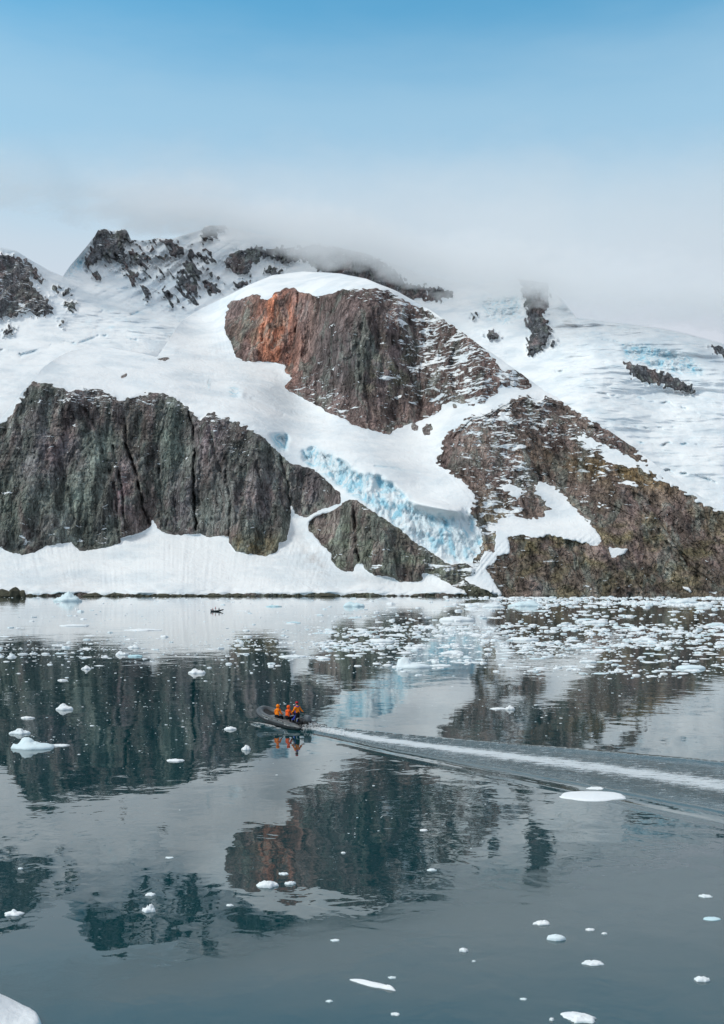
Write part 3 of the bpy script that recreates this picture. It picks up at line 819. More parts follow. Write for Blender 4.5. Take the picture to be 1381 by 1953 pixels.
def build_water():
    ys_near = np.concatenate([np.arange(1990, 1620, -3.0), np.arange(1620, 1345, -1.7), np.arange(1345, 1128, -3.0)])
    Yn = HC * F / (ys_near - CY)
    Y = np.concatenate([[-600, -200, -60, 0, 12], Yn, [2600, 4000, 9000]])
    u_in = np.arange(-60, 1441, 2.1)
    u = np.concatenate([[-40000, -9000, -3000, -1500, -700, -300, -150], u_in - CX + CX, [1530, 1680, 2100, 3000, 5000, 11000, 42000]])
    u = (u - CX) / F
    sc = np.maximum(Y, 20)
    X = u[None, :] * sc[:, None]
    YY = np.repeat(Y[:, None], X.shape[1], 1)
    s, t = wake_coords(X, YY)
    sp = np.clip(s, 0.0, None)
    on = sstep(-0.4, 1.5, s)
    fade = 1.0 / (1 + sp / 40)
    # centre line wanders slightly
    t0 = t + 0.25 * np.sin(sp / 5.0) * sstep(2, 12, sp)
    wob = 0.35 * fbm(s / 3.0, t / 3.0, 1.0, 3)
    up = 0.55 + 0.20 * sp + 0.7 * wob               # far arm
    dn = 0.5 + 0.205 * sp - 0.0013 * sp * sp + 0.7 * wob
    Hh = 0.17 * np.exp(-((t0 - up) / 0.34) ** 2) - 0.05 * np.exp(-((t0 - up + 1.0) / 0.55) ** 2)
    Hh = Hh + 0.11 * np.exp(-((t0 + dn) / 0.32) ** 2) - 0.04 * np.exp(-((t0 + dn - 1.0) / 0.6) ** 2) + 0.05 * np.exp(-((t0 + dn + 1.1 + 0.03 * sp) / 0.4) ** 2) * sstep(3, 10, sp)
    Hh = Hh + 0.06 * np.exp(-((t0 + dn * 0.72) / 0.35) ** 2) + 0.06 * np.exp(-((t0 - up * 0.7) / 0.35) ** 2)
    inner = sstep(0.3, -0.5, np.maximum(t0 - up, -t0 - dn))
    Hh = Hh + inner * (0.05 * fbm(s / 1.5, t / 0.7, 3.0, 4, 0.6) + 0.03 * np.sin(sp * 1.7 + 2.5 * fbm(s / 6, t / 3, 2.0, 2)) * np.exp(-np.abs(t0) / 3))
    cw = 0.38 + 0.040 * sp
    core = np.exp(-(np.abs(t0 - 0.1) / cw) ** 2.4)
    Hh = Hh + core * (0.10 * np.exp(-sp / 6) + 0.05 * fbm(s / 0.6, t / 0.35, 5.0, 3))
    Hh = Hh * on * fade
    # hull wave running beside the boat
    bd = np.array([-0.66, 0.75]); bn = np.array([-0.75, -0.66])
    bx = X - (-5.75); by = YY - 72.4
    a = bx * bd[0] + by * bd[1]; c = bx * bn[0] + by * bn[1]
    side = sstep(-3.2, -1.5, a) * sstep(3.0, 1.2, a)
    off = 1.1 + 0.28 * (2.2 - a) * 0.4
    hw = side * (np.exp(-((c - off) / 0.28) ** 2) + np.exp(-((c + off) / 0.28) ** 2))
    Hh = Hh + 0.10 * hw
    nfo = fbm(s / 0.9, t / 0.45, 9.0, 4, 0.65)
    strk = fbm(s / 2.6, t0 / 0.22, 2.0, 4, 0.6)
    foam = on * core * (1.1 * np.exp(-sp / 8) + 0.70)
    foam = foam + on * inner * (0.26 * np.exp(-sp / 18) + 0.28 * np.exp(-(t0 / (1.0 + 0.10 * sp)) ** 2))
    foam = foam + 0.75 * hw * sstep(-0.35, 0.3, nfo) * sstep(2.9, 0.5, a)
    # ripples over the calm water, fading out with distance where they are finer than the mesh
    amp = np.clip(1 - YY / 130, 0, 1) * (0.6 + 0.8 * fbm(X / 14, YY / 14, 2.0, 2))
    Hh = Hh + 0.002 * amp * perlin(X / 1.6, YY / 1.1, 3.0)
    Hh[np.abs(u)[None, :].repeat(len(Y), 0) > 0.8] = 0
    n = X.size
    V = np.stack([X, YY, Hh], -1).reshape(-1, 3)
    m, nt, b, o = new_mat('sea_water')
    geo = nt.new('ShaderNodeNewGeometry'); P = geo.outputs['Position']
    fa = nt.new('ShaderNodeAttribute', attribute_name='foam').outputs['Fac']
    fn = nt.noise(P, 9.0, 5, 0.7)
    mp = nt.new('ShaderNodeMapping'); nt.link(P, mp.inputs[0]); mp.inputs['Rotation'].default_value = (0, 0, math.atan2(20.2, 22.1)); mp.inputs['Scale'].default_value = (0.55, 1.9, 1.0)
    fs = nt.noise(mp.outputs[0], 1.9, 8, 0.78, 0.3)
    fm = nt.math('ADD', fa, nt.math('ADD', nt.math('MULTIPLY', nt.math('SUBTRACT', fn, 0.5), 0.9), nt.math('MULTIPLY', nt.math('SUBTRACT', fs, 0.5), 4.2)))
    fm = nt.math('MULTIPLY', nt.rng(fm, 0.28, 1.15, 0.0, 0.95), nt.rng(fa, 0.02, 0.12))
    grey = nt.math('MULTIPLY', nt.rng(fa, 0.0, 0.25), 0.05)
    fm = nt.math('MAXIMUM', fm, grey)
    col = nt.mix(fm, (0.003, 0.042, 0.051), (0.80, 0.85, 0.88))
    nt.link(col, b.inputs['Base Color'])
    big = nt.noise(nt.scalev(P, (1, 0.35, 1)), 0.035, 3, 0.5)
    rough = nt.rng(big, 0.35, 0.65, 0.0, 0.02)
    nt.link(nt.math('ADD', rough, nt.math('MULTIPLY', fm, 0.6)), b.inputs['Roughness'])
    b.inputs['IOR'].default_value = 1.75
    b.inputs['Specular IOR Level'].default_value = 0.5
    w1 = nt.noise(P, 0.8, 2, 0.5, 0.4)
    w2 = nt.noise(P, 0.16, 2, 0.5, 0.3)
    w3 = nt.noise(P, 3.0, 2, 0.5)
    patch = nt.rng(nt.noise(nt.scalev(P, (1, 0.5, 1)), 0.05, 3, 0.55), 0.35, 0.65, 0.35, 1.3)
    h = nt.math('ADD', nt.math('MULTIPLY', w1, 0.0085), nt.math('MULTIPLY', w2, 0.034))
    h = nt.math('ADD', h, nt.math('MULTIPLY', w3, 0.0008))
    h = nt.math('MULTIPLY', h, patch)
    h = nt.math('ADD', h, nt.math('MULTIPLY', nt.math('MULTIPLY', fn, nt.rng(fa, 0.0, 0.3)), 0.11))
    bp = nt.new('ShaderNodeBump'); bp.inputs['Strength'].default_value = 1.0; bp.inputs['Distance'].default_value = 1.0
    nt.link(h, bp.inputs['Height']); nt.link(bp.outputs[0], b.inputs['Normal'])
    ob = np_mesh('water', V, grid_faces(len(Y), len(u)), m, {'foam': foam.ravel()})
    tag(ob, 'dark teal sea with calm reflections and a foaming boat wake', kind='structure')


build_water()

# ------------------------------------------------------------------ materials of the things afloat
def floe_material():
    m, nt, b, o = new_mat('drift_ice')
    geo = nt.new('ShaderNodeNewGeometry'); P = geo.outputs['Position']
    sp = nt.new('ShaderNodeSeparateXYZ'); nt.link(P, sp.inputs[0])
    bl = nt.new('ShaderNodeAttribute', attribute_name='blue').outputs['Fac']
    n = nt.noise(P, 1.3, 4, 0.6)
    c = nt.mix(n, (0.86, 0.89, 0.91), (0.93, 0.94, 0.95))
    c = nt.mix(nt.math('MULTIPLY', bl, nt.rng(n, 0.2, 0.8, 0.7, 1.0)), c, (0.46, 0.74, 0.82))
    c = nt.mix(nt.rng(sp.outputs[2], 0.015, -0.06), c, (0.30, 0.62, 0.68))
    nt.link(c, b.inputs['Base Color']); b.inputs['Roughness'].default_value = 0.5
    b.inputs['Specular IOR Level'].default_value = 0.3
    bp = nt.new('ShaderNodeBump'); bp.inputs['Strength'].default_value = 0.6; bp.inputs['Distance'].default_value = 0.05
    nt.link(nt.noise(P, 7.0, 4, 0.6), bp.inputs['Height']); nt.link(bp.outputs[0], b.inputs['Normal'])
    return m


M_ICE = floe_material()
M_SHORE = simple('shore_rock', (0.075, 0.072, 0.05), 0.85, 0.3, 0, 0.45, 0.9, 0.8)


def blob_mesh(name, seed, sx, sy, sz, peaks=(), n=34, rings=8, rough=0.34, blue=0.0, flat=0.75, under=0.25):
    """a lump of floating ice: ragged outline, low domed top, optional pinnacles (x, y, height, width)"""
    a = np.linspace(0, 2 * np.pi, n, endpoint=False)
    out = 1 + rough * 1.6 * fbm(np.cos(a) * 1.3 + seed, np.sin(a) * 1.3, seed * 1.7, 4, 0.6)
    out = out * (1 + 0.35 * rough * np.sign(np.sin(a * 5 + seed * 3)) * np.abs(np.sin(a * 2.5 + seed)) ** 0.5)
    V = []; B = []
    prof = [(1.02, -under), (1.03, -0.02), (1.0, 0.25)] + [(1 - (k / rings) ** 1.15, None) for k in range(1, rings)]
    for rr, zz in prof:
        x = np.cos(a) * rr * out; y = np.sin(a) * rr * out
        if zz is None:
            q = 1 - rr
            z = 0.25 + flat * (0.75 * q ** 0.45) + rough * 1.9 * fbm(x * 2.6 + seed, y * 2.6, seed, 4, 0.65)
        else:
            z = np.full(n, zz) + (0.10 * fbm(x * 3, y * 3, seed, 2) if zz > 0 else 0)
        Z = z * sz
        if zz is None or zz > 0:
            for (qx, qy, hh, ww) in peaks:
                d = np.hypot(x - qx, y - qy) / (ww * 1.25) * (1 + 0.9 * fbm(x * 4 + seed, y * 4, 2.0, 2))
                Z = Z + hh * sz * np.exp(-np.abs(d) ** 3) * (1 if zz is None else 0.35)
        V.append(np.stack([x * sx, y * sy, Z], -1))
        B.append(np.full(n, blue))
    V.append(np.array([[0, 0, V[-1][:, 2].mean() + 0.02 * sz]])); B.append(np.array([blue]))
    V = np.concatenate(V); B = np.concatenate(B)
    m = len(prof)
    bm = bmesh.new()
    vs = [bm.verts.new(v) for v in V]
    for r_ in range(m - 1):
        for i in range(n):
            j = (i + 1) % n
            bm.faces.new((vs[r_ * n + i], vs[r_ * n + j], vs[(r_ + 1) * n + j], vs[(r_ + 1) * n + i]))
    for i in range(n):
        bm.faces.new((vs[(m - 1) * n + i], vs[(m - 1) * n + (i + 1) % n], vs[-1]))
    bm.faces.new([vs[i] for i in range(n)][::-1])
    me = bpy.data.meshes.new(name); bm.to_mesh(me); bm.free()
    at = me.attributes.new('blue', 'FLOAT', 'POINT'); at.data.foreach_set('value', B.astype(np.float32))
    me.polygons.foreach_set('use_smooth', [True] * len(me.polygons))
    me.materials.append(M_ICE)
    return me


def put(name, me, px, py, rot=0.0, label=None, cat='ice floe', group=None, scale=1.0, z=0.0):
    X, D = ground(px, py)
    o = bpy.data.objects.new(name, me); COL.objects.link(o)
    o.location = (X, D, z); o.rotation_euler = (0, 0, rot)
    o.scale = (scale, scale, scale) if not isinstance(scale, tuple) else scale
    tag(o, label, cat, group)
    return o


NAMED = []


def floe_at(px, py, wpx, hpx, label, name='ice_floe', seed=0, peaks=(), blue=0.0, depth=None, cat='ice floe', rot=0.0, **kw):
    """px,py: middle of the waterline; wpx: width; hpx: height above the near waterline"""
    X, D = ground(px, py)
    m = D / F
    sx = wpx * m / 2
    sy = depth if depth is not None else sx * 0.62
    sz = hpx * m / 1.0
    peaks = tuple((a_, b_, h_ * 0.7, w_) for a_, b_, h_, w_ in peaks)
    me = blob_mesh(name, seed, sx, sy, sz, peaks, blue=blue, **kw)
    ws = label.split(); cut = next((i for i, w_ in enumerate(ws) if w_ in ('alone', 'with', 'trailing', 'in', 'behind', 'touching', 'just', 'floating', 'below', 'left', 'at', 'above', 'right', 'beside', 'near', 'lying', 'on', 'low', 'between', 'under', 'next', 'before', 'close')), 6)
    NAMED.append((px, py, ' '.join(ws[:cut][:6])))
    return put(name, me, px, py, rot, label, cat)


# notable pieces of ice
S = [
    (872, 1184, 64, 10, 'large smooth white ice floe alone in the dark band by the glacier', 1, (), 0.05, dict(rough=0.12, flat=0.9)),
    (787, 1273, 66, 10, 'white iceberg fragment with a pointed pinnacle at one end', 2, ((-0.62, 0, 1.6, 0.26), (-0.35, 0, 0.5, 0.3)), 0.25, dict(rough=0.14)),
    (842, 1270, 38, 4, 'thin low ice slab trailing the pinnacled fragment', 3, (), 0.1, {}),
    (64, 1426, 76, 11, 'large pale blue ice chunk with a raised block, in dark water', 4, ((-0.45, 0.1, 1.0, 0.3), (-0.25, 0, 0.6, 0.3)), 0.42, dict(rough=0.16)),
    (38, 1399, 34, 7, 'small cone-shaped ice chunk behind the large pale blue chunk', 5, ((-0.1, 0, 1.0, 0.3),), 0.2, {}),
    (112, 1422, 36, 3, 'flat sliver of ice touching the large pale blue chunk', 6, (), 0.05, {}),
    (124, 1353, 30, 8, 'white lumpy ice chunk with a knob, alone on dark water', 7, ((-0.3, 0, 0.8, 0.3),), 0.08, {}),
    (52, 1370, 22, 4, 'small white ice slab just above the cone-shaped chunk', 8, (), 0.0, {}),
    (376, 1284, 28, 7, 'white twin-lobed ice chunk floating over the cliff reflection', 9, ((-0.4, 0, 0.8, 0.3),), 0.0, {}),
    (165, 1276, 16, 5, 'small white ice chunk below the pale drift at the headland', 10, ((0, 0, 0.7, 0.4),), 0.0, {}),
    (119, 1298, 19, 3, 'flat white ice piece left of the twin-lobed chunk', 11, (), 0.0, {}),
    (1142, 1504, 36, 3, 'thin ice sliver behind the flat white floe near the wake', 13, (), 0.0, {}),
    (334, 1451, 30, 4, 'flat white ice piece in the darkest reflection of the headland', 14, (), 0.0, {}),
    (470, 1430, 16, 7, 'white round ice lump just below the boat', 15, ((0.1, 0, 0.7, 0.4),), 0.0, {}),
    (439, 1391, 22, 5, 'flat white ice piece just left of the boat', 16, ((0.1, 0, 0.4, 0.4),), 0.0, {}),
    (509, 1690, 36, 9, 'white ice lump with a bent back below the rust cliff reflection', 17, ((0.1, 0, 0.5, 0.5),), 0.1, {}),
    (553, 1686, 18, 6, 'small white ice cube right of the bent ice lump', 18, (), 0.1, {}),
    (541, 1667, 18, 3, 'thin ice chip above the small white ice cube', 19, (), 0.1, {}),
    (287, 1707, 18, 5, 'small domed ice lump above the tilted wedge', 20, (), 0.1, {}),
    (284, 1738, 24, 10, 'tilted wedge of white ice in the reflected far peak', 21, ((0.3, 0, 0.9, 0.3),), 0.05, {}),
    (438, 1727, 13, 3, 'small ice chip below the reflected dome cliff', 22, (), 0.1, {}),
    (26, 1744, 32, 6, 'white ice chunk with a knob near the left border', 23, ((0.0, 0, 1.0, 0.25),), 0.05, {}),
    (1033, 1762, 30, 6, 'wedge-shaped white ice piece in calm grey water', 24, ((0.5, 0, 0.6, 0.4),), 0.0, {}),
    (1060, 1791, 34, 11, 'rounded translucent ice lump below the wedge-shaped piece', 25, (), 0.3, dict(rough=0.12)),
    (1126, 1774, 16, 4, 'small white ice chip right of the wedge-shaped piece', 26, (), 0.0, {}),
    (1153, 1781, 10, 3, 'tiny ice chip beside the small white chip', 27, (), 0.0, {}),
    (884, 1814, 17, 7, 'small heart-shaped ice lump in open grey water', 28, (), 0.1, {}),
    (904, 1834, 7, 3, 'tiny ice crumb below the heart-shaped lump', 29, (), 0.1, {}),
    (1131, 1838, 36, 6, 'long pointed ice sliver lying level below the rounded lump', 30, (), 0.1, {}),
    (1340, 1870, 26, 9, 'rounded white ice lump near the right border', 31, (), 0.1, {}),
    (1345, 1710, 24, 4, 'thin flat ice piece near the right border, upper one', 32, (), 0.15, {}),
    (1358, 1753, 32, 4, 'half sunken faint blue ice piece near the right border', 33, (), 0.8, dict(rough=0.1)),
    (1110, 1945, 52, 9, 'flat twin slab of white ice at the bottom edge', 35, ((-0.3, 0.3, 0.2, 0.4),), 0.05, {}),
    (1053, 1946, 9, 6, 'small ice crumb left of the twin slab at the bottom edge', 36, (), 0.1, {}),
    (754, 1935, 17, 4, 'small white ice chip near the bottom edge', 37, (), 0.1, {}),
    (640, 1794, 17, 3, 'thin ice chip in open water left of the heart-shaped lump', 38, (), 0.2, {}),
    (824, 1660, 16, 4, 'thin ice chip on the reflected dome cliff edge', 39, (), 0.2, {}),
    (808, 1584, 14, 3, 'white ice chip on the reflected dome cliff', 40, (), 0.0, {}),
    (655, 1627, 8, 3, 'tiny white ice crumb on the reflected dome cliff', 41, (), 0.0, {}),
    (628, 1910, 12, 3, 'tiny glassy ice chip low in open water', 42, (), 0.3, {}),
    (998, 1906, 12, 3, 'tiny ice chip between the sliver and the twin slab', 43, (), 0.2, {}),
    (748, 1865, 14, 3, 'tiny dull ice chip above the long slanting splinter', 44, (), 0.3, {}),
    (323, 1636, 16, 2, 'faint ice chip in the pale reflected snow', 45, (), 0.2, {}),
    (39, 1657, 9, 3, 'tiny ice crumb on the reflected left outcrop', 46, (), 0.2, {}),
    (140, 1194, 54, 4, 'long low white floe near the tiny boat wake', 50, (), 0.05, {}),
    (272, 1202, 64, 3, 'very thin long floe in the bright far water', 51, (), 0.0, {}),
    (232, 1249, 24, 6, 'white ice chunk above the headland reflection', 52, ((-0.3, 0, 0.8, 0.3),), 0.05, {}),
    (256, 1236, 20, 5, 'white ice chunk with a peak near the pale blue slab', 53, ((0.2, 0, 0.8, 0.3),), 0.05, {}),
    (258, 1252, 26, 4, 'pale blue slab of ice in the middle drift', 54, (), 0.9, {}),
    (558, 1253, 46, 4, 'long flat white floe in the gully reflection', 55, (), 0.1, {}),
    (616, 1257, 26, 5, 'white ice floe right of the long flat one', 56, (), 0.05, {}),
    (522, 1157, 26, 3, 'small bright blue ice slab near the shore beyond the boats', 57, (), 0.9, {}),
    (560, 1188, 26, 3, 'faint blue slab in the bright far water', 58, (), 0.7, {}),
    (863, 1247, 42, 6, 'white ice floe with a low hump in the crowded drift', 60, ((0.2, 0, 0.5, 0.4),), 0.08, {}),
    (1318, 1275, 54, 9, 'large pale blue domed floe low in the right drift', 61, (), 0.35, dict(rough=0.1)),
    (1000, 1221, 50, 7, 'broad white floe in the middle of the right drift', 62, (), 0.1, {}),
    (1230, 1222, 44, 7, 'broad white floe right of the middle of the drift', 63, (), 0.1, {}),
    (1000, 1156, 56, 9, 'pale blue iceberg with sloping back under the ridge shore', 64, ((0.4, 0, 0.6, 0.4),), 0.5, {}),
    (1300, 1150, 54, 9, 'white iceberg with level top under the ridge shore', 65, (), 0.2, {}),
    (1342, 1155, 28, 8, 'rounded white iceberg next to the level-topped one', 66, (), 0.1, {}),
    (1108, 1186, 20, 5, 'small white floe above the crowded right drift', 67, (), 0.1, {}),
    (1078, 1190, 16, 4, 'small grey white floe beside the dark reflection band', 68, (), 0.2, {}),
    (1135, 1188, 46, 5, 'low lumpy white floe under the dark reflection band', 69, ((0.3, 0, 0.5, 0.3),), 0.1, {}),
    (1366, 1192, 40, 4, 'long pale blue floe at the right border above the drift', 70, (), 0.5, {}),
    (940, 1158, 40, 6, 'white floe before the stream of snow at the shore', 71, (), 0.15, {}),
    (790, 1238, 30, 6, 'white floe left of the humped one in crowded drift', 72, (), 0.1, {}),
    (730, 1224, 40, 6, 'lumpy white floe at the left rim of the crowded drift', 73, ((-0.3, 0, 0.4, 0.3),), 0.1, {}),
    (1120, 1263, 30, 5, 'white floe at the lower rim of the right drift', 74, (), 0.1, {}),
    (973, 1353, 18, 6, 'white ice lump on the reflected ridge above the wake', 75, ((-0.1, 0, 0.6, 0.4),), 0.0, {}),
    (950, 1352, 28, 3, 'thin ice raft beside the lump above the wake', 76, (), 0.0, {}),
]
for (px, py, wp, hp, lab, sd_, pk, bl, kw) in S:
    floe_at(px, py, wp, hp, lab, seed=sd_ * 1.37, peaks=pk, blue=bl, **kw)

# cone-topped bergs grounded near the shore
floe_at(131, 1147, 48, 10, 'pale blue cone-topped iceberg close to the snowy shore', 'iceberg', 81.3, ((-0.1, 0, 1.1, 0.35), (0.3, 0, 0.4, 0.4)), 0.45, cat='iceberg')
floe_at(675, 1157, 38, 8, 'light blue iceberg with a sloping roof near the buttress shore', 'iceberg', 82.3, ((-0.5, 0, 0.6, 0.4),), 0.6, cat='iceberg')
# flat floe with its own thick rim by the wake
fl = blob_mesh('flat_floe', 3.3, 1.52, 1.05, 0.14, (), n=48, rings=8, rough=0.10, flat=0.9, under=0.8)
put('ice_floe', fl, 1130, 1519, 0.05, 'big flat smooth white floe lying below the wake at right', 'ice floe')
fl = blob_mesh('ice_splinter', 5.1, 0.60, 0.12, 0.07, ((0.85, 0, 0.9, 0.15),), rough=0.16)
put('ice_splinter', fl, 710, 1878, -0.55, 'long slanting ice splinter with a knobbed end in open water', 'ice floe')
fl = blob_mesh('ice_floe', 6.4, 0.30, 0.22, 0.06, (), rough=0.2)
put('ice_floe', fl, 1096, 1938, -0.1, 'small slab resting against the twin slab at the bottom edge', 'ice floe')


def corner_floe():
    """snow-topped block close under the camera"""
    me = blob_mesh('corner_floe', 11.9, 1.45, 1.0, 0.42, (), n=72, rings=18, rough=0.05, flat=0.9, under=0.5)
    for v_ in me.vertices:      # one long snow-covered back rising to the left
        x_, y_, z_ = v_.co
        if z_ > 0.08:
            v_.co.z += 0.62 * float(sstep(1.1, -0.7, x_)) * float(sstep(0.08, 0.35, z_)) + 0.025 * float(fbm(x_ * 2.5, y_ * 2.5, 1.0, 3))
    co = np.zeros(len(me.vertices) * 3, np.float32); me.vertices.foreach_get('co', co); co = co.reshape(-1, 3)
    b = ((co[:, 2] < 0.16) * 0.95).astype(np.float32)
    me.attributes['blue'].data.foreach_set('value', b)
    o = put('ice_floe', me, -42, 1962, -0.15, 'nearest snow-covered ice block with glassy blue foot at the lower left corner', 'ice floe')
    return o


corner_floe()

# ---- smaller drift ice
PROTO = [blob_mesh('drift_piece', 100 + i * 3.1, 1, 0.62, 0.30, ((rng.uniform(-.4, .4), 0, rng.uniform(.2, 1.0), .35),) if i % 2 else (), n=12, rings=4, rough=0.26, blue=(0, 0.1, 0.5, 0.0, 0.05, 0.2)[i % 6]) for i in range(10)]


def band(py, c, w_):
    return math.exp(-((py - c) / w_) ** 2)


def density(px, py):
    """how crowded the drift ice is, read off the photograph"""
    n1 = float(fbm(px / 190.0, py / 6.5, 3.0, 3)); n2 = float(fbm(px / 40.0, py / 4.0, 6.0, 2))
    d = 0.0
    r_ = 1 / (1 + math.exp(-(px - 640) / 50))          # right field
    d += r_ * (1.5 * band(py, 1204, 8) + 1.0 * band(py, 1230, 9) + 0.32 * band(py, 1255, 16) + 0.55 * band(py, 1149, 9) * (px > 850) + 0.10 * band(py, 1175, 10))
    d += r_ * 0.22 * band(py, 1280, 14) * (px > 1000)
    l_ = 1 - r_
    d += l_ * (0.40 * band(py, 1232, 12) + 0.22 * band(py, 1252, 14) + 0.04 * band(py, 1180, 40)) * (1.0 if px < 320 or px > 420 else 0.45)
    d += 0.35 * math.exp(-((px - 490) / 60) ** 2) * band(py, 1220, 14)
    d += (0.055 * band(py, 1400, 75) + 0.045 * band(py, 1330, 60)) * (1 / (1 + math.exp((px - 580) / 30)))
    d += 0.10 * band(py, 1350, 14) * math.exp(-((px - 1020) / 110) ** 2) + 0.05 * band(py, 1370, 40) * math.exp(-((px - 1050) / 150) ** 2)
    d += 0.05 * band(py, 1560, 70) * math.exp(-((px - 720) / 130) ** 2)
    d += 0.02 * (py < 1350)
    return max(0.0, d * (0.9 + 3.6 * n1 + 2.0 * n2))


cand = []
pyr = random.Random(5)
tries = 0
while len(cand) < 7500 and tries < 400000:
    tries += 1
    px = pyr.uniform(-40, 1420)
    py = 1139 + (pyr.random() ** 1.9) * 500
    if pyr.random() < density(px, py) * 1.2:
        # small pieces dominate, with a long tail
        sz = 2.0 + (3.3 if px > 600 and py < 1290 else 1.7) * pyr.expovariate(1) + (pyr.random() < (0.13 if px > 600 else 0.05)) * pyr.uniform(4, 18) * (1 if 1150 < py < 1290 else 0.35)
        if py > 1300: sz *= 0.62
        if py > 1480: sz *= 0.7
        s_, t_ = wake_coords(*ground(px, py))
        if s_ > -1 and -1 - 0.2 * s_ < t_ < 1 + 0.2 * s_:
            continue
        if 470 < px < 610 and 1345 < py < 1432:
            continue
        cand.append((sz, px, py))
cand.sort(reverse=True)
LABS = [
    (lambda x, y: x > 640 and y < 1172, 'x ice piece off the ridge shore', 'drift ice off the ridge shore'),
    (lambda x, y: x > 640 and y < 1218, 'x ice piece in the dense belt', 'drift ice in the dense right belt'),
    (lambda x, y: x > 640 and y < 1300, 'x ice piece in the loose belt', 'drift ice in the loose right belt'),
    (lambda x, y: x > 640, 'x ice piece on dark reflections', 'ice pieces right of the boat'),
    (lambda x, y: y < 1212, 'x ice piece in bright water', 'ice pieces before the snowy shore'),
    (lambda x, y: y < 1290, 'x ice piece in the thin drift', 'thin drift before the headland reflection'),
    (lambda x, y: True, 'x ice piece on the dark reflection', 'ice pieces on the headland reflection'),
]
PIECES = []
for i, (sz, px, py) in enumerate(cand[:225]):
    X, D = ground(px, py)
    k = sz * D / F / 2
    lab, grp = next((l, g) for f_, l, g in LABS if f_(px, py))
    kind_ = i % len(PROTO)
    size_ = 'broad' if sz > 17 else 'medium sized' if sz > 12 else 'small'
    tone_ = ('white', 'white', 'pale blue', 'white', 'white', 'bluish')[kind_ % 6]
    dd, qx, qy, nm_ = min((math.hypot(px - a_, 3 * (py - b_)), a_, b_, n_) for a_, b_, n_ in NAMED)
    side_ = ('right of' if px > qx else 'left of') if abs(px - qx) > 3 * abs(py - qy) else ('below' if py > qy else 'above')
    lab = size_ + ' ' + tone_ + (' knobbed' if kind_ % 2 else ' level') + ' ice piece ' + side_ + ' the ' + nm_
    hz = pyr.uniform(0.3, 0.8) * k if sz < 14 else pyr.uniform(0.2, 0.55) * k
    oo = put('drift_ice', PROTO[i % len(PROTO)], px, py, pyr.uniform(-0.5, 0.5) + (3.14 if pyr.random() < .5 else 0), lab, 'ice floe', grp, (k, k * pyr.uniform(0.8, 1.8), hz))
    PIECES.append((lab, dd, oo))
byl = {}
for lab, dd, oo in PIECES: byl.setdefault(lab, []).append((dd, oo))
ORD = ['nearest', 'second nearest', 'third nearest', 'fourth nearest', 'fifth nearest', 'sixth nearest', 'seventh nearest', 'eighth nearest', 'ninth nearest', 'tenth nearest']
for lab, lst in byl.items():
    if len(lst) > 1:
        for q_, (dd, oo) in enumerate(sorted(lst, key=lambda t: t[0])):
            oo['label'] = ' '.join((ORD[min(q_, 9)] + ' ' + lab).split()[:16])
# the rest, too small and too many to count
tmpl = []
for i in range(6):
    a = np.linspace(0, 2 * np.pi, 7, endpoint=False) + i
    r0 = 1 + 0.28 * np.sin(a * 2 + i * 2.1) * np.cos(a * 3 + i)
    ring = np.stack([np.cos(a) * r0, np.sin(a) * r0 * 0.62, np.full(7, -0.05)], -1)
    top = np.stack([np.cos(a) * r0 * 0.8, np.sin(a) * r0 * 0.5, 0.22 + 0.08 * np.sin(a * 3 + i)], -1)
    tmpl.append(np.concatenate([ring, top, [[0, 0, 0.33]]]))
tf = []
for i in range(7):
    j = (i + 1) % 7
    tf += [(i, j, 7 + j), (i, 7 + j, 7 + i), (7 + i, 7 + j, 14)]
tf = np.array(tf)
VV, FF, BB = [], [], []
for i, (sz, px, py) in enumerate(cand[225:]):
    X, D = ground(px, py); k = sz * D / F / 2
    an = pyr.uniform(0, 6.28) if False else pyr.uniform(-0.6, 0.6)
    c_, s_ = math.cos(an), math.sin(an)
    v_ = tmpl[i % 6] * (k, k * pyr.uniform(.7, 1.5), k * pyr.uniform(0.5, 1.3))
    v_ = np.stack([v_[:, 0] * c_ - v_[:, 1] * s_ + X, v_[:, 0] * s_ + v_[:, 1] * c_ + D, v_[:, 2]], -1)
    FF.append(tf + 15 * i); VV.append(v_); BB.append(np.full(15, pyr.choice((0, 0, 0, 0.1, 0.3))))
o = np_mesh('brash_ice', np.concatenate(VV), np.concatenate(FF), M_ICE, {'blue': np.concatenate(BB)}, smooth=False)
tag(o, 'countless crumbs of white brash ice strewn over the fjord', kind='stuff')

# ---- rocks along the waterline
def rock_mesh(seed, n=10):
    bm = bmesh.new(); bmesh.ops.create_icosphere(bm, subdivisions=2, radius=1)
    for v in bm.verts:
        c = v.co.copy()
        f = 1 + 0.55 * float(fbm(c.x * 1.2 + seed, c.y * 1.2, c.z * 1.2 + seed, 3, 0.6))
        v.co = Vector((c.x * f, c.y * f * 0.8, c.z * f * 0.75))
    me = bpy.data.meshes.new('shore_rock'); bm.to_mesh(me); bm.free(); me.materials.append(M_SHORE)
    return me


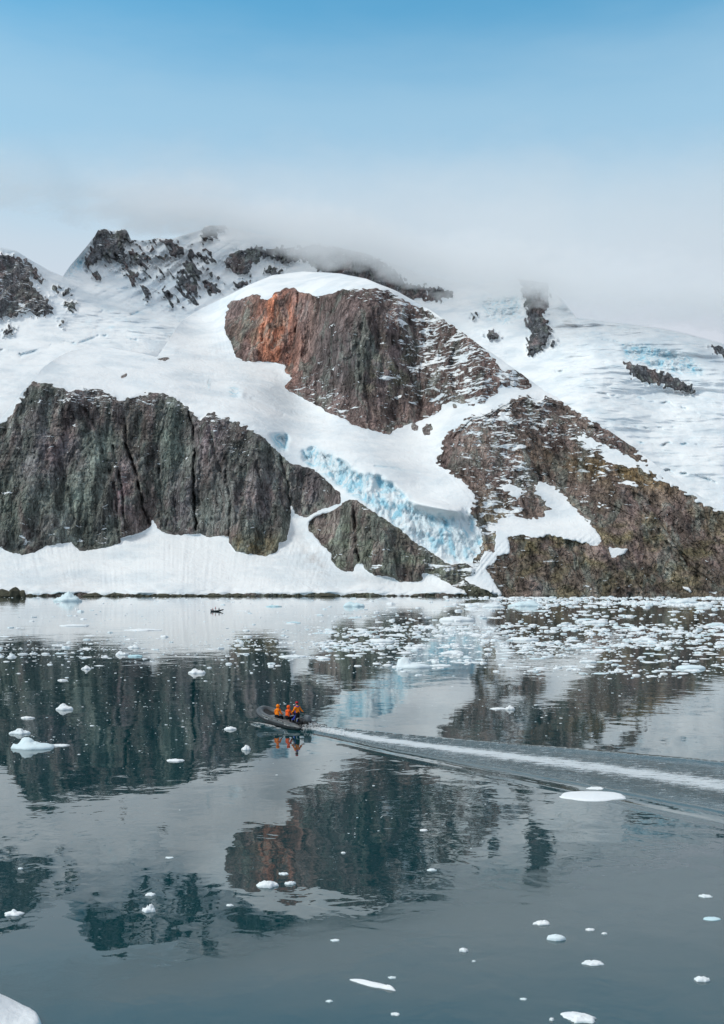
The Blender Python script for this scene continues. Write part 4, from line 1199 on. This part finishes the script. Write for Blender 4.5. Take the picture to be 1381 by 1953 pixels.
ROCKS = [rock_mesh(i * 2.7) for i in range(7)]
rr = random.Random(11)
SR = []
for i in range(95):
    px = rr.choice((rr.uniform(150, 640), rr.uniform(150, 940), rr.uniform(260, 700)))
    py = 1137.0 + rr.uniform(0, 1.0)
    X, D = ground(px, py)
    k = rr.uniform(2.5, 9) * (2.0 if rr.random() < .15 else 1) * D / F * 0.62
    o = bpy.data.objects.new('shore_rock', ROCKS[i % 7]); COL.objects.link(o)
    o.location = (X, D - 4, 0.1 * k); o.rotation_euler = (0, 0, rr.uniform(0, 6)); o.scale = (k * 1.9, k, k * rr.uniform(0.45, 0.85))
    w_ = ('big', 'middling', 'small')[0 if k * 1.9 / D * F > 13 else 1 if k * 1.9 / D * F > 7 else 2]
    pos_ = 'near the cone-topped berg' if px < 230 else 'left of the far boat' if px < 330 else 'behind the far boat' if px < 450 else 'under the headland corner' if px < 560 else 'below the snow gully' if px < 660 else 'below the buttress' if px < 800 else 'beside the snow chute'
    tag(o, None, 'rock', 'rocks along the snowy shore'); SR.append((w_ + ' mossy shore rock ' + pos_, px, o))
byl = {}
for lab, px, oo in SR: byl.setdefault(lab, []).append((px, oo))
NUM = 'first second third fourth fifth sixth seventh eighth ninth tenth eleventh twelfth thirteenth fourteenth fifteenth sixteenth'.split()
for lab, lst in byl.items():
    for q_, (px, oo) in enumerate(sorted(lst, key=lambda t: t[0])):
        oo['label'] = lab if len(lst) == 1 else lab + ', ' + NUM[min(q_, 15)] + ' from the left'
for i, (px, w_, h_, lab) in enumerate([(4, 36, 12, 'dark mossy boulder mass at the left border on the shore'), (30, 22, 17, 'tallest dark boulder of the rocky point at far left'), (42, 16, 12, 'rounded end boulder of the rocky point at far left'), (18, 30, 9, 'low boulder filling the middle of the rocky point at far left'), (-22, 40, 14, 'mossy boulder ending the rocky point past the border')]):
    X, D = ground(px, 1139)
    m_ = D / F
    o = bpy.data.objects.new('boulder', ROCKS[i + 1]); COL.objects.link(o)
    o.location = (X, D, h_ * m_ * 0.25); o.rotation_euler = (0, 0, i * 1.3); o.scale = (w_ * m_ * .6, w_ * m_ * .5, h_ * m_ * 1.25)
    tag(o, lab, 'boulder')

# ------------------------------------------------------------------ boats and people
M_TUBE = simple('dark_grey_rubber', (0.075, 0.082, 0.088), 0.45, 0.5, 0, 0.3, 2.5, 0.2)
M_TUBE_TOP = simple('light_grey_rubber', (0.17, 0.18, 0.185), 0.5, 0.5, 0, 0.2, 2.5, 0.1)
M_BLACK = simple('black_rubber', (0.012, 0.013, 0.015), 0.5, 0.5)
M_DECK = simple('wet_deck', (0.09, 0.09, 0.09), 0.4, 0.5, 0, 0.3, 5)
M_MOTOR = simple('grey_motor_paint', (0.10, 0.115, 0.13), 0.3, 0.5, 0, 0.1)
M_METAL = simple('dull_metal', (0.3, 0.3, 0.3), 0.35, 0.5, 0.9)
M_WHITE = simple('white_print', (0.75, 0.75, 0.75), 0.6, 0.3, 0, 0.05)
M_ROPE = simple('rope', (0.42, 0.40, 0.36), 0.8, 0.2)
M_ORANGE = simple('orange_jacket', (1.0, 0.25, 0.01), 0.7, 0.2, 0, 0.12, 9, 0.5)
M_REDOR = simple('red_orange_jacket', (0.95, 0.13, 0.02), 0.7, 0.2, 0, 0.12, 9, 0.5)
M_RED = simple('red_jacket', (0.50, 0.02, 0.03), 0.7, 0.2, 0, 0.12, 9, 0.3)
M_BLUE = simple('blue_jacket', (0.03, 0.06, 0.42), 0.7, 0.2, 0, 0.12, 9, 0.5)
M_DARKCLOTH = simple('black_trousers', (0.014, 0.014, 0.02), 0.8, 0.2, 0, 0.2, 9, 0.4)
M_SKIN = simple('skin', (0.50, 0.28, 0.20), 0.5, 0.4, 0, 0.05)
M_GLOVE = simple('black_glove', (0.02, 0.02, 0.022), 0.6, 0.3)
M_HAIR = simple('dark_hair', (0.03, 0.02, 0.015), 0.6, 0.3)


def tube_bm(bm, pts, rad, seg=12, caps=True):
    """sweep a round section along pts with a radius per point"""
    pts = [Vector(p) for p in pts]
    if not hasattr(rad, '__len__'): rad = [rad] * len(pts)
    rings = []
    for i, p in enumerate(pts):
        d = (pts[min(i + 1, len(pts) - 1)] - pts[max(i - 1, 0)]).normalized()
        ref = Vector((0, 0, 1)) if abs(d.z) < 0.9 else Vector((1, 0, 0))
        s_ = d.cross(ref).normalized(); u_ = s_.cross(d)
        rings.append([bm.verts.new(p + rad[i] * (math.cos(2 * math.pi * k / seg) * s_ + math.sin(2 * math.pi * k / seg) * u_)) for k in range(seg)])
    fs = []
    for a_, b_ in zip(rings[:-1], rings[1:]):
        for k in range(seg):
            fs.append(bm.faces.new((a_[k], b_[k], b_[(k + 1) % seg], a_[(k + 1) % seg])))
    if caps:
        bm.faces.new(rings[0]); bm.faces.new(rings[-1][::-1])
    return fs


def child(name, bm, mat, parent, smooth=True, label=None):
    bmesh.ops.recalc_face_normals(bm, faces=bm.faces)
    me = bpy.data.meshes.new(name); bm.to_mesh(me); bm.free()
    if smooth: me.polygons.foreach_set('use_smooth', [True] * len(me.polygons))
    for m_ in (mat if isinstance(mat, (list, tuple)) else [mat]): me.materials.append(m_)
    o = bpy.data.objects.new(name, me); COL.objects.link(o); o.parent = parent
    if label: o['label'] = label
    return o


def box_bm(bm, c, s, bev=0.0):
    r_ = bmesh.ops.create_cube(bm, size=1, matrix=Matrix.Translation(c) @ Matrix.Diagonal((*s, 1)))
    if bev:
        es = list({e for v in r_['verts'] for e in v.link_edges})
        bmesh.ops.bevel(bm, geom=es, offset=bev, segments=2, affect='EDGES', profile=0.5)


def empty(name, loc, rot=(0, 0, 0)):
    o = bpy.data.objects.new(name, None); COL.objects.link(o); o.location = loc; o.rotation_euler = rot
    o.empty_display_size = 0.3
    return o


def make_boat(loc, rot, label, detail=True):
    b = empty('inflatable_boat', loc, rot)
    # centre line of the buoyancy tube: port stern -> bow -> starboard stern, x forward
    half = [(-2.95, 0.82, 0.40, 0.03), (-2.75, 0.82, 0.39, 0.13), (-2.35, 0.82, 0.36, 0.24), (-1.6, 0.82, 0.33, 0.26), (-0.6, 0.82, 0.33, 0.26), (0.4, 0.82, 0.35, 0.26), (1.1, 0.80, 0.40, 0.26), (1.6, 0.70, 0.47, 0.255), (2.0, 0.52, 0.56, 0.25), (2.25, 0.28, 0.64, 0.245), (2.33, 0.0, 0.68, 0.24)]
    full = half + [(x, -y, z, r_) for x, y, z, r_ in half[-2::-1]]
    P = np.array(full)
    t_ = np.arange(len(P)); tt = np.linspace(0, len(P) - 1, 61)
    Q = np.stack([np.interp(tt, t_, P[:, i]) for i in range(4)], 1)
    for _ in range(2):
        Q[1:-1] = 0.25 * Q[:-2] + 0.5 * Q[1:-1] + 0.25 * Q[2:]
    bm = bmesh.new()
    fs = tube_bm(bm, Q[:, :3].tolist(), Q[:, 3].tolist(), 16)
    for f in fs:
        c = f.calc_center_median()
        f.material_index = 0
    child('buoyancy_tube', bm, M_TUBE, b)
    # paler strip along the top of the tube
    bm = bmesh.new()
    q = Q[8:53]
    for sgn in (1,):
        up = [(x, y * 0.985, z + r_ * 0.93) for x, y, z, r_ in q]
        prev = None
        for i, (x, y, z) in enumerate(up):
            d = Vector(up[min(i + 1, len(up) - 1)]) - Vector(up[max(i - 1, 0)]); d.z = 0; d.normalize()
            nrm = Vector((-d.y, d.x, 0))
            row = [bm.verts.new(Vector((x, y, z)) + nrm * w_ + Vector((0, 0, dz))) for w_, dz in ((-0.11, -0.012), (-0.05, 0.016), (0.05, 0.016), (0.11, -0.012))]
            if prev:
                for a_ in range(3): bm.faces.new((prev[a_], prev[a_ + 1], row[a_ + 1], row[a_]))
            prev = row
    child('top_strip', bm, M_TUBE_TOP, b)
    # rubbing strake round the outside
    bm = bmesh.new()
    out = []
    for i, (x, y, z, r_) in enumerate(Q[4:57]):
        a_ = Q[4:57][max(i - 1, 0)]; c_ = Q[4:57][min(i + 1, 52)]
        d = Vector((c_[0] - a_[0], c_[1] - a_[1], 0)).normalized(); nrm = Vector((-d.y, d.x, 0))
        if nrm.dot(Vector((x + 0.4, y, 0))) < 0: nrm = -nrm
        out.append(Vector((x, y, z)) + nrm * (r_ + 0.012))
    tube_bm(bm, out, 0.035, 6)
    child('rubbing_strake', bm, M_BLACK, b)
    bm = bmesh.new()
    # hull: shallow vee
    secs = [(-2.3, 0.62, -0.12), (-1.0, 0.64, -0.14), (0.4, 0.62, -0.10), (1.3, 0.5, 0.05), (1.9, 0.28, 0.28), (2.2, 0.04, 0.5)]
    prev = None
    for x, w_, kz in secs:
        row = [bm.verts.new((x, w_, kz + 0.28)), bm.verts.new((x, 0, kz)), bm.verts.new((x, -w_, kz + 0.28)), bm.verts.new((x, -w_, kz + 0.33)), bm.verts.new((x, w_, kz + 0.33))]
        if prev:
            for k in range(5): bm.faces.new((prev[k], row[k], row[(k + 1) % 5], prev[(k + 1) % 5]))
        else: bm.faces.new(row)
        prev = row
    bm.faces.new(prev)
    child('hull', bm, M_BLACK, b, False)
    bm = bmesh.new(); box_bm(bm, (-0.4, 0, 0.235), (3.7, 1.16, 0.04), 0.01); child('deck', bm, M_DECK, b, False)
    bm = bmesh.new(); box_bm(bm, (-2.28, 0, 0.38), (0.07, 1.16, 0.52), 0.02); child('transom', bm, M_BLACK, b, False)
    # outboard
    bm = bmesh.new(); box_bm(bm, (-2.62, 0, 0.92), (0.52, 0.36, 0.40), 0.10)
    for v in bm.verts:
        if v.co.z > 0.95: v.co.x += 0.05; v.co.y *= 0.85
    mo = child('outboard_motor', bm, M_MOTOR, b)
    bm = bmesh.new(); box_bm(bm, (-2.60, 0, 0.68), (0.40, 0.28, 0.14), 0.04); child('motor_collar', bm, M_BLACK, mo)
    bm = bmesh.new(); box_bm(bm, (-2.60, 0, 0.28), (0.20, 0.12, 0.76), 0.04); box_bm(bm, (-2.62, 0, -0.12), (0.42, 0.18, 0.02), 0.005)
    child('motor_leg', bm, M_BLACK, mo)
    bm = bmesh.new(); box_bm(bm, (-2.40, 0, 0.62), (0.22, 0.22, 0.22), 0.03); child('clamp', bm, M_METAL, mo)
    bm = bmesh.new(); tube_bm(bm, [(-2.42, 0.08, 0.82), (-2.1, 0.20, 0.86), (-1.8, 0.30, 0.87)], [0.03, 0.025, 0.03], 8); child('tiller', bm, M_BLACK, mo)
    # frame behind the helm, grab line and its patches, seat locker, fuel tank
    if detail:
        bm = bmesh.new(); tube_bm(bm, [(-2.0, -0.55, 0.28), (-2.05, -0.52, 0.85), (-2.1, 0, 0.95), (-2.05, 0.52, 0.85), (-2.0, 0.55, 0.28)], 0.025, 8)
        for v in bm.verts: v.co.x -= 0.08
        child('stern_frame', bm, M_METAL, b)
        for sg in (1, -1):
            bm = bmesh.new(); pts = []
            for i in range(41):
                x = -1.9 + i * 0.075
                yy = np.interp(x, P[:11, 0], P[:11, 1]); zz = np.interp(x, P[:11, 0], P[:11, 2])
                sag = abs(math.sin(i * math.pi / 8)) * 0.07
                ang = R(48) - sag * 2
                pts.append((x, sg * (yy + 0.275 * math.cos(ang)), zz + 0.275 * math.sin(ang)))
            tube_bm(bm, pts, 0.012, 5); ln = child('grab_line', bm, M_ROPE, b)
        for sg in (1, -1):
            for x in (-1.3, -0.7, -0.1, 0.5):
                bm = bmesh.new(); box_bm(bm, (x, sg * 1.03, 0.52), (0.10, 0.03, 0.07), 0.008); child('rope_patch', bm, M_BLACK, b, False)
        bm = bmesh.new(); box_bm(bm, (0.95, 0, 0.36), (0.5, 0.8, 0.22), 0.03); child('bow_locker', bm, M_TUBE_TOP, b, False)
        bm = bmesh.new(); box_bm(bm, (-1.95, -0.35, 0.38), (0.36, 0.26, 0.24), 0.04); child('fuel_tank', bm, M_RED, b, False)
        # white lettering on the port and starboard tubes: too small to read, kept as strokes
        for sg in (1, -1):
            for cx, n_ in ((-1.75, 5), (0.55, 4)):
                bm = bmesh.new()
                for k in range(n_):
                    x = cx + (k - n_ / 2) * 0.115
                    for (dx, dz, w_, h_) in (((0, 0, .022, .12), (.05, .045, .07, .022), (.05, -.04, .06, .022)), ((0, 0, .022, .12), (.06, 0, .022, .12), (.03, 0.0, .05, .022)), ((0.02, 0, .024, .12), (.05, -.05, .07, .02)))[k % 3]:
                        z0 = 0.34 + dz; yy = float(np.interp(x, P[:11, 0], P[:11, 1])); zc = float(np.interp(x, P[:11, 0], P[:11, 2]))
                        ph = math.asin(max(-0.9, min(0.9, (z0 + 0.05 - zc) / 0.26)))
                        box_bm(bm, (x + dx, sg * (yy + 0.262 * math.cos(ph)), z0 + 0.05), (w_, 0.012, h_))
                child('tube_lettering', bm, M_WHITE, b, False)
    return b


def limb_mesh(name, joints, bones, rads, mats, bone_mat):
    """skin a stick skeleton into one continuous body, then colour each face by its nearest bone"""
    me = bpy.data.meshes.new(name); me.from_pydata([tuple(j) for j in joints], bones, [])
    o = bpy.data.objects.new(name, me); COL.objects.link(o)
    sk = o.modifiers.new('skin', 'SKIN'); sk.use_smooth_shade = True
    lay = me.skin_vertices[0].data
    for i, r_ in enumerate(rads):
        lay[i].radius = r_ if isinstance(r_, tuple) else (r_, r_)
    lay[0].use_root = True
    sb = o.modifiers.new('sub', 'SUBSURF'); sb.levels = 1; sb.render_levels = 1
    dg = bpy.context.evaluated_depsgraph_get()
    nm = bpy.data.meshes.new_from_object(o.evaluated_get(dg))
    nm.name = name
    bpy.data.objects.remove(o)
    nm.materials.clear()
    for m_ in mats: nm.materials.append(m_)
    J = [Vector(j) for j in joints]
    for p in nm.polygons:
        c = p.center; best = 1e9; bi = 0
        for k, (a_, b_) in enumerate(bones):
            ab = J[b_] - J[a_]; t_ = max(0, min(1, (c - J[a_]).dot(ab) / max(ab.length_squared, 1e-9)))
            d = (c - J[a_] - ab * t_).length / (0.5 * ((rads[a_] if not isinstance(rads[a_], tuple) else rads[a_][0]) + (rads[b_] if not isinstance(rads[b_], tuple) else rads[b_][0])))
            if d < best: best = d; bi = k
        p.material_index = bone_mat[bi]
        p.use_smooth = True
    return nm


def ell_bm(bm, c, s, rot=None, sub=2):
    m_ = Matrix.Translation(c) @ (rot.to_matrix().to_4x4() if rot else Matrix()) @ Matrix.Diagonal((*s, 1))
    bmesh.ops.create_icosphere(bm, subdivisions=sub, radius=1, matrix=m_)


def glove(parent, wrist, aim, side):
    """palm, four unequal bent fingers and a thumb leaving its side"""
    aim = aim.normalized(); up = Vector((0, 0, 1)); s_ = aim.cross(up)
    if s_.length < 0.1: s_ = Vector((0, 1, 0))
    s_.normalize(); n_ = s_.cross(aim)
    bm = bmesh.new()
    palm = wrist + aim * 0.05
    rot = Matrix((aim, s_, n_)).transposed().to_quaternion()
    ell_bm(bm, palm, (0.055, 0.045, 0.022), rot)
    for k, ln in enumerate((0.065, 0.078, 0.073, 0.056)):
        o_ = palm + aim * 0.035 + s_ * (k - 1.5) * 0.021
        tube_bm(bm, [o_, o_ + aim * ln * .5 - n_ * 0.008, o_ + aim * ln * .75 - n_ * 0.035, o_ + aim * ln * .7 - n_ * 0.06], [0.011, 0.0105, 0.0095, 0.007], 6)
    o_ = palm - aim * 0.015 - s_ * 0.035 * side
    tube_bm(bm, [o_, o_ + aim * 0.03 - s_ * 0.025 * side - n_ * 0.01, o_ + aim * 0.055 - s_ * 0.022 * side - n_ * 0.03], [0.013, 0.012, 0.009], 6)
    return child('glove', bm, M_GLOVE, parent)


def make_person(boat, at, face, pose, jacket, label, head='hood', hood_mat=None, lean=0.1, extra=None, scale=1.0):
    """at: hips' ground point in boat coordinates; face: heading in boat coordinates (radians)"""
    bpy.context.view_layer.update()
    Mw = boat.matrix_world
    loc = Mw @ Vector(at)
    p = empty('person', loc, (0, 0, boat.rotation_euler.z + face)); p.scale = (scale,) * 3
    tag(p, label, 'person')
    sit = pose != 'stand'
    hz = 0.10 if sit else 0.88
    hips = Vector((0, 0, hz)); lx = lean
    waist = hips + Vector((lx * .3, 0, .16)); chest = hips + Vector((lx * .8, 0, .40)); neckb = hips + Vector((lx, 0, .53)); neck = hips + Vector((lx + .01, 0, .60)); hd = neck + Vector((.03, 0, .13)); top = hd + Vector((0.0, 0, .10))
    J = [hips, waist, chest, neckb, neck, hd, top]
    r_ = [(.17, .14), (.165, .13), (.19, .14), (.12, .11), .062, (.10, .088), (.07, .06)]
    B = [(0, 1), (1, 2), (2, 3), (3, 4), (4, 5), (5, 6)]
    bmx = [1, 0, 0, 0, 2, 2]
    hands = []
    for sg in (1, -1):
        i0 = len(J)
        sh = neckb + Vector((0, sg * .19, -.06))
        if pose == 'stand':
            el = sh + (Vector((.08, sg * .12, -.26)) if sg > 0 else Vector((-.10, sg * .16, -.24)))
            wr = el + (Vector((.20, -sg * .02, -.12)) if sg > 0 else Vector((-.20, -sg * .02, -.10)))
        elif pose == 'sit':
            el = sh + Vector((.06, sg * .09, -.27)); wr = el + Vector((.22, -sg * .06, -.04))
        else:
            el = sh + Vector((.10, sg * .10, -.25)); wr = el + Vector((.18, -sg * .14, .06))
        J += [sh, el, wr]; r_ += [(.085, .08), .062, .045]
        B += [(3, i0), (i0, i0 + 1), (i0 + 1, i0 + 2)]; bmx += [0, 0, 0]
        hands.append((wr, (wr - el), sg))
    for sg in (1, -1):
        i0 = len(J)
        hj = hips + Vector((0, sg * .10, -.03))
        if sit:
            kn = hj + Vector((.42, sg * .06, .06)); an = kn + Vector((.08, 0, -.38)); toe = an + Vector((.17, 0, -.05))
        else:
            kn = hj + Vector((.05, sg * .05, -.42)); an = kn + Vector((-.06, sg * .02, -.36)); toe = an + Vector((.19, 0, -.05))
        J += [hj, kn, an, toe]; r_ += [(.105, .10), .075, .055, (.05, .04)]
        B += [(0, i0), (i0, i0 + 1), (i0 + 1, i0 + 2), (i0 + 2, i0 + 3)]; bmx += [1, 1, 1, 1]
    me = limb_mesh('body', J, B, r_, [jacket, M_DARKCLOTH, M_SKIN], bmx)
    o = bpy.data.objects.new('body', me); COL.objects.link(o); o.parent = p
    for wr, aim, sg in hands: glove(p, wr, aim, sg)
    # face: nose, eyes, mouth
    bm = bmesh.new(); ell_bm(bm, hd + Vector((.115, 0, -.01)), (.022, .014, .026), None, 1); child('nose', bm, M_SKIN, p)
    for sg in (1, -1):
        bm = bmesh.new(); ell_bm(bm, hd + Vector((.095, sg * .034, .018)), (.012, .014, .009), None, 1); child('eye', bm, M_BLACK, p)
        bm = bmesh.new(); ell_bm(bm, hd + Vector((0, sg * .094, -.005)), (.022, .012, .032), None, 1); child('ear', bm, M_SKIN, p)
    bm = bmesh.new(); ell_bm(bm, hd + Vector((.098, 0, -.052)), (.012, .026, .006), None, 1); child('mouth', bm, M_RED, p)
    if head == 'hood':
        bm = bmesh.new(); ell_bm(bm, hd + Vector((-.015, 0, .02)), (.135, .128, .15), None, 3)
        dele = [v for v in bm.verts if v.co.x > hd.x + .075 and abs(v.co.y) < .085 and v.co.z < hd.z + .09]
        bmesh.ops.delete(bm, geom=dele, context='VERTS')
        child('hood', bm, hood_mat or jacket, p)
    elif head == 'cap':
        bm = bmesh.new(); ell_bm(bm, hd + Vector((-.01, 0, .075)), (.118, .108, .085), None, 3)
        dele = [v for v in bm.verts if v.co.z < hd.z + .03]; bmesh.ops.delete(bm, geom=dele, context='VERTS')
        child('cap', bm, hood_mat or M_RED, p)
        bm = bmesh.new(); ell_bm(bm, hd + Vector((-.03, 0, .0)), (.098, .10, .085), None, 2)
        dele = [v for v in bm.verts if v.co.x > hd.x + .02]; bmesh.ops.delete(bm, geom=dele, context='VERTS'); child('hair', bm, M_HAIR, p)
    if extra == 'collar':
        bm = bmesh.new(); tube_bm(bm, [neck + Vector((math.cos(a_) * .10, math.sin(a_) * .13, -.055 + .02 * math.cos(a_))) for a_ in np.linspace(0, 2 * math.pi, 17)], .045, 8, False)
        child('collar', bm, M_BLUE, p, True, 'blue collar')
    if extra == 'pack':
        bm = bmesh.new(); box_bm(bm, chest + Vector((-.19, 0, .0)), (.14, .30, .34), .05); child('backpack', bm, M_BLACK, p)
    return p


HEAD = math.atan2(0.75, -0.66)
bx, by = -5.75, 72.4
boat = make_boat((bx, by, 0.02), (0, R(-4.5), HEAD), None)
boat.scale = (1.09, 1.06, 1.05)
tag(boat, 'dark grey inflatable boat with outboard motor speeding ahead of a foaming wake', 'boat')
make_person(boat, (-0.25, 0.72, 0.56), R(-70), 'sit', M_ORANGE, 'person in orange hooded jacket sitting foremost on the side tube of the near boat', 'hood', M_ORANGE, 0.08)
make_person(boat, (-0.98, 0.42, 0.60), R(-80), 'sit2', M_REDOR, 'person in red-orange hooded jacket sitting in the middle of the near boat', 'hood', M_REDOR, 0.10)
make_person(boat, (-0.75, -0.55, 0.52), R(95), 'sit', M_DARKCLOTH, 'person in dark clothes sitting hunched across from the red-orange jacket', 'hood', M_BLACK, 0.14)
make_person(boat, (-1.50, -0.10, 0.30), R(20), 'sit2', M_BLUE, 'person in blue jacket crouched beside the standing driver', 'hood', M_BLUE, 0.12)
make_person(boat, (-1.95, 0.28, 0.27), R(8), 'stand', M_ORANGE, 'driver in bright orange jacket and black trousers standing at the stern of the near boat', 'cap', M_RED, 0.06, 'collar')

fx, fy = ground(415, 1166.5)
fb = make_boat((fx, fy, 0.02), (0, R(-4), R(8)), None, False)
tag(fb, 'tiny far inflatable boat crossing the bright water near the shore', 'boat')
make_person(fb, (-0.9, 0.2, 0.27), R(0), 'stand', M_RED, 'person in red jacket standing upright in the tiny far boat', 'hood', M_RED)
make_person(fb, (0.6, -0.5, 0.56), R(60), 'sit', M_DARKCLOTH, 'person in dark clothes sitting in front of the standing one in the tiny far boat', 'hood', M_BLACK)
make_person(fb, (-2.0, 0.45, 0.56), R(-30), 'sit', M_RED, 'person in red jacket sitting at the stern of the tiny far boat', 'hood', M_RED)

# spray thrown up behind the motor
bm = bmesh.new()
sr = random.Random(3)
ax = Vector((22.1, -20.2, 0)).normalized(); nx_ = Vector((-ax.y, ax.x, 0))
for i in range(900):
    s_ = sr.expovariate(1 / 1.1)
    if s_ > 5: continue
    hh = max(0, (0.42 * math.exp(-((s_ - 0.9) / 1.0) ** 2) + 0.08)) * sr.random() ** 1.3
    c = Vector((STERN[0], STERN[1], 0)) + ax * (s_ - 0.2) + nx_ * sr.gauss(0, 0.22 + 0.05 * s_) + Vector((0, 0, hh))
    bmesh.ops.create_icosphere(bm, subdivisions=1, radius=sr.uniform(0.008, 0.032) if hh > .15 else sr.uniform(.02, .06), matrix=Matrix.Translation(c))
me = bpy.data.meshes.new('spray'); bm.to_mesh(me); bm.free(); me.materials.append(M_WHITE)
o = bpy.data.objects.new('spray', me); COL.objects.link(o); tag(o, 'white spray churned up behind the motor', kind='stuff')
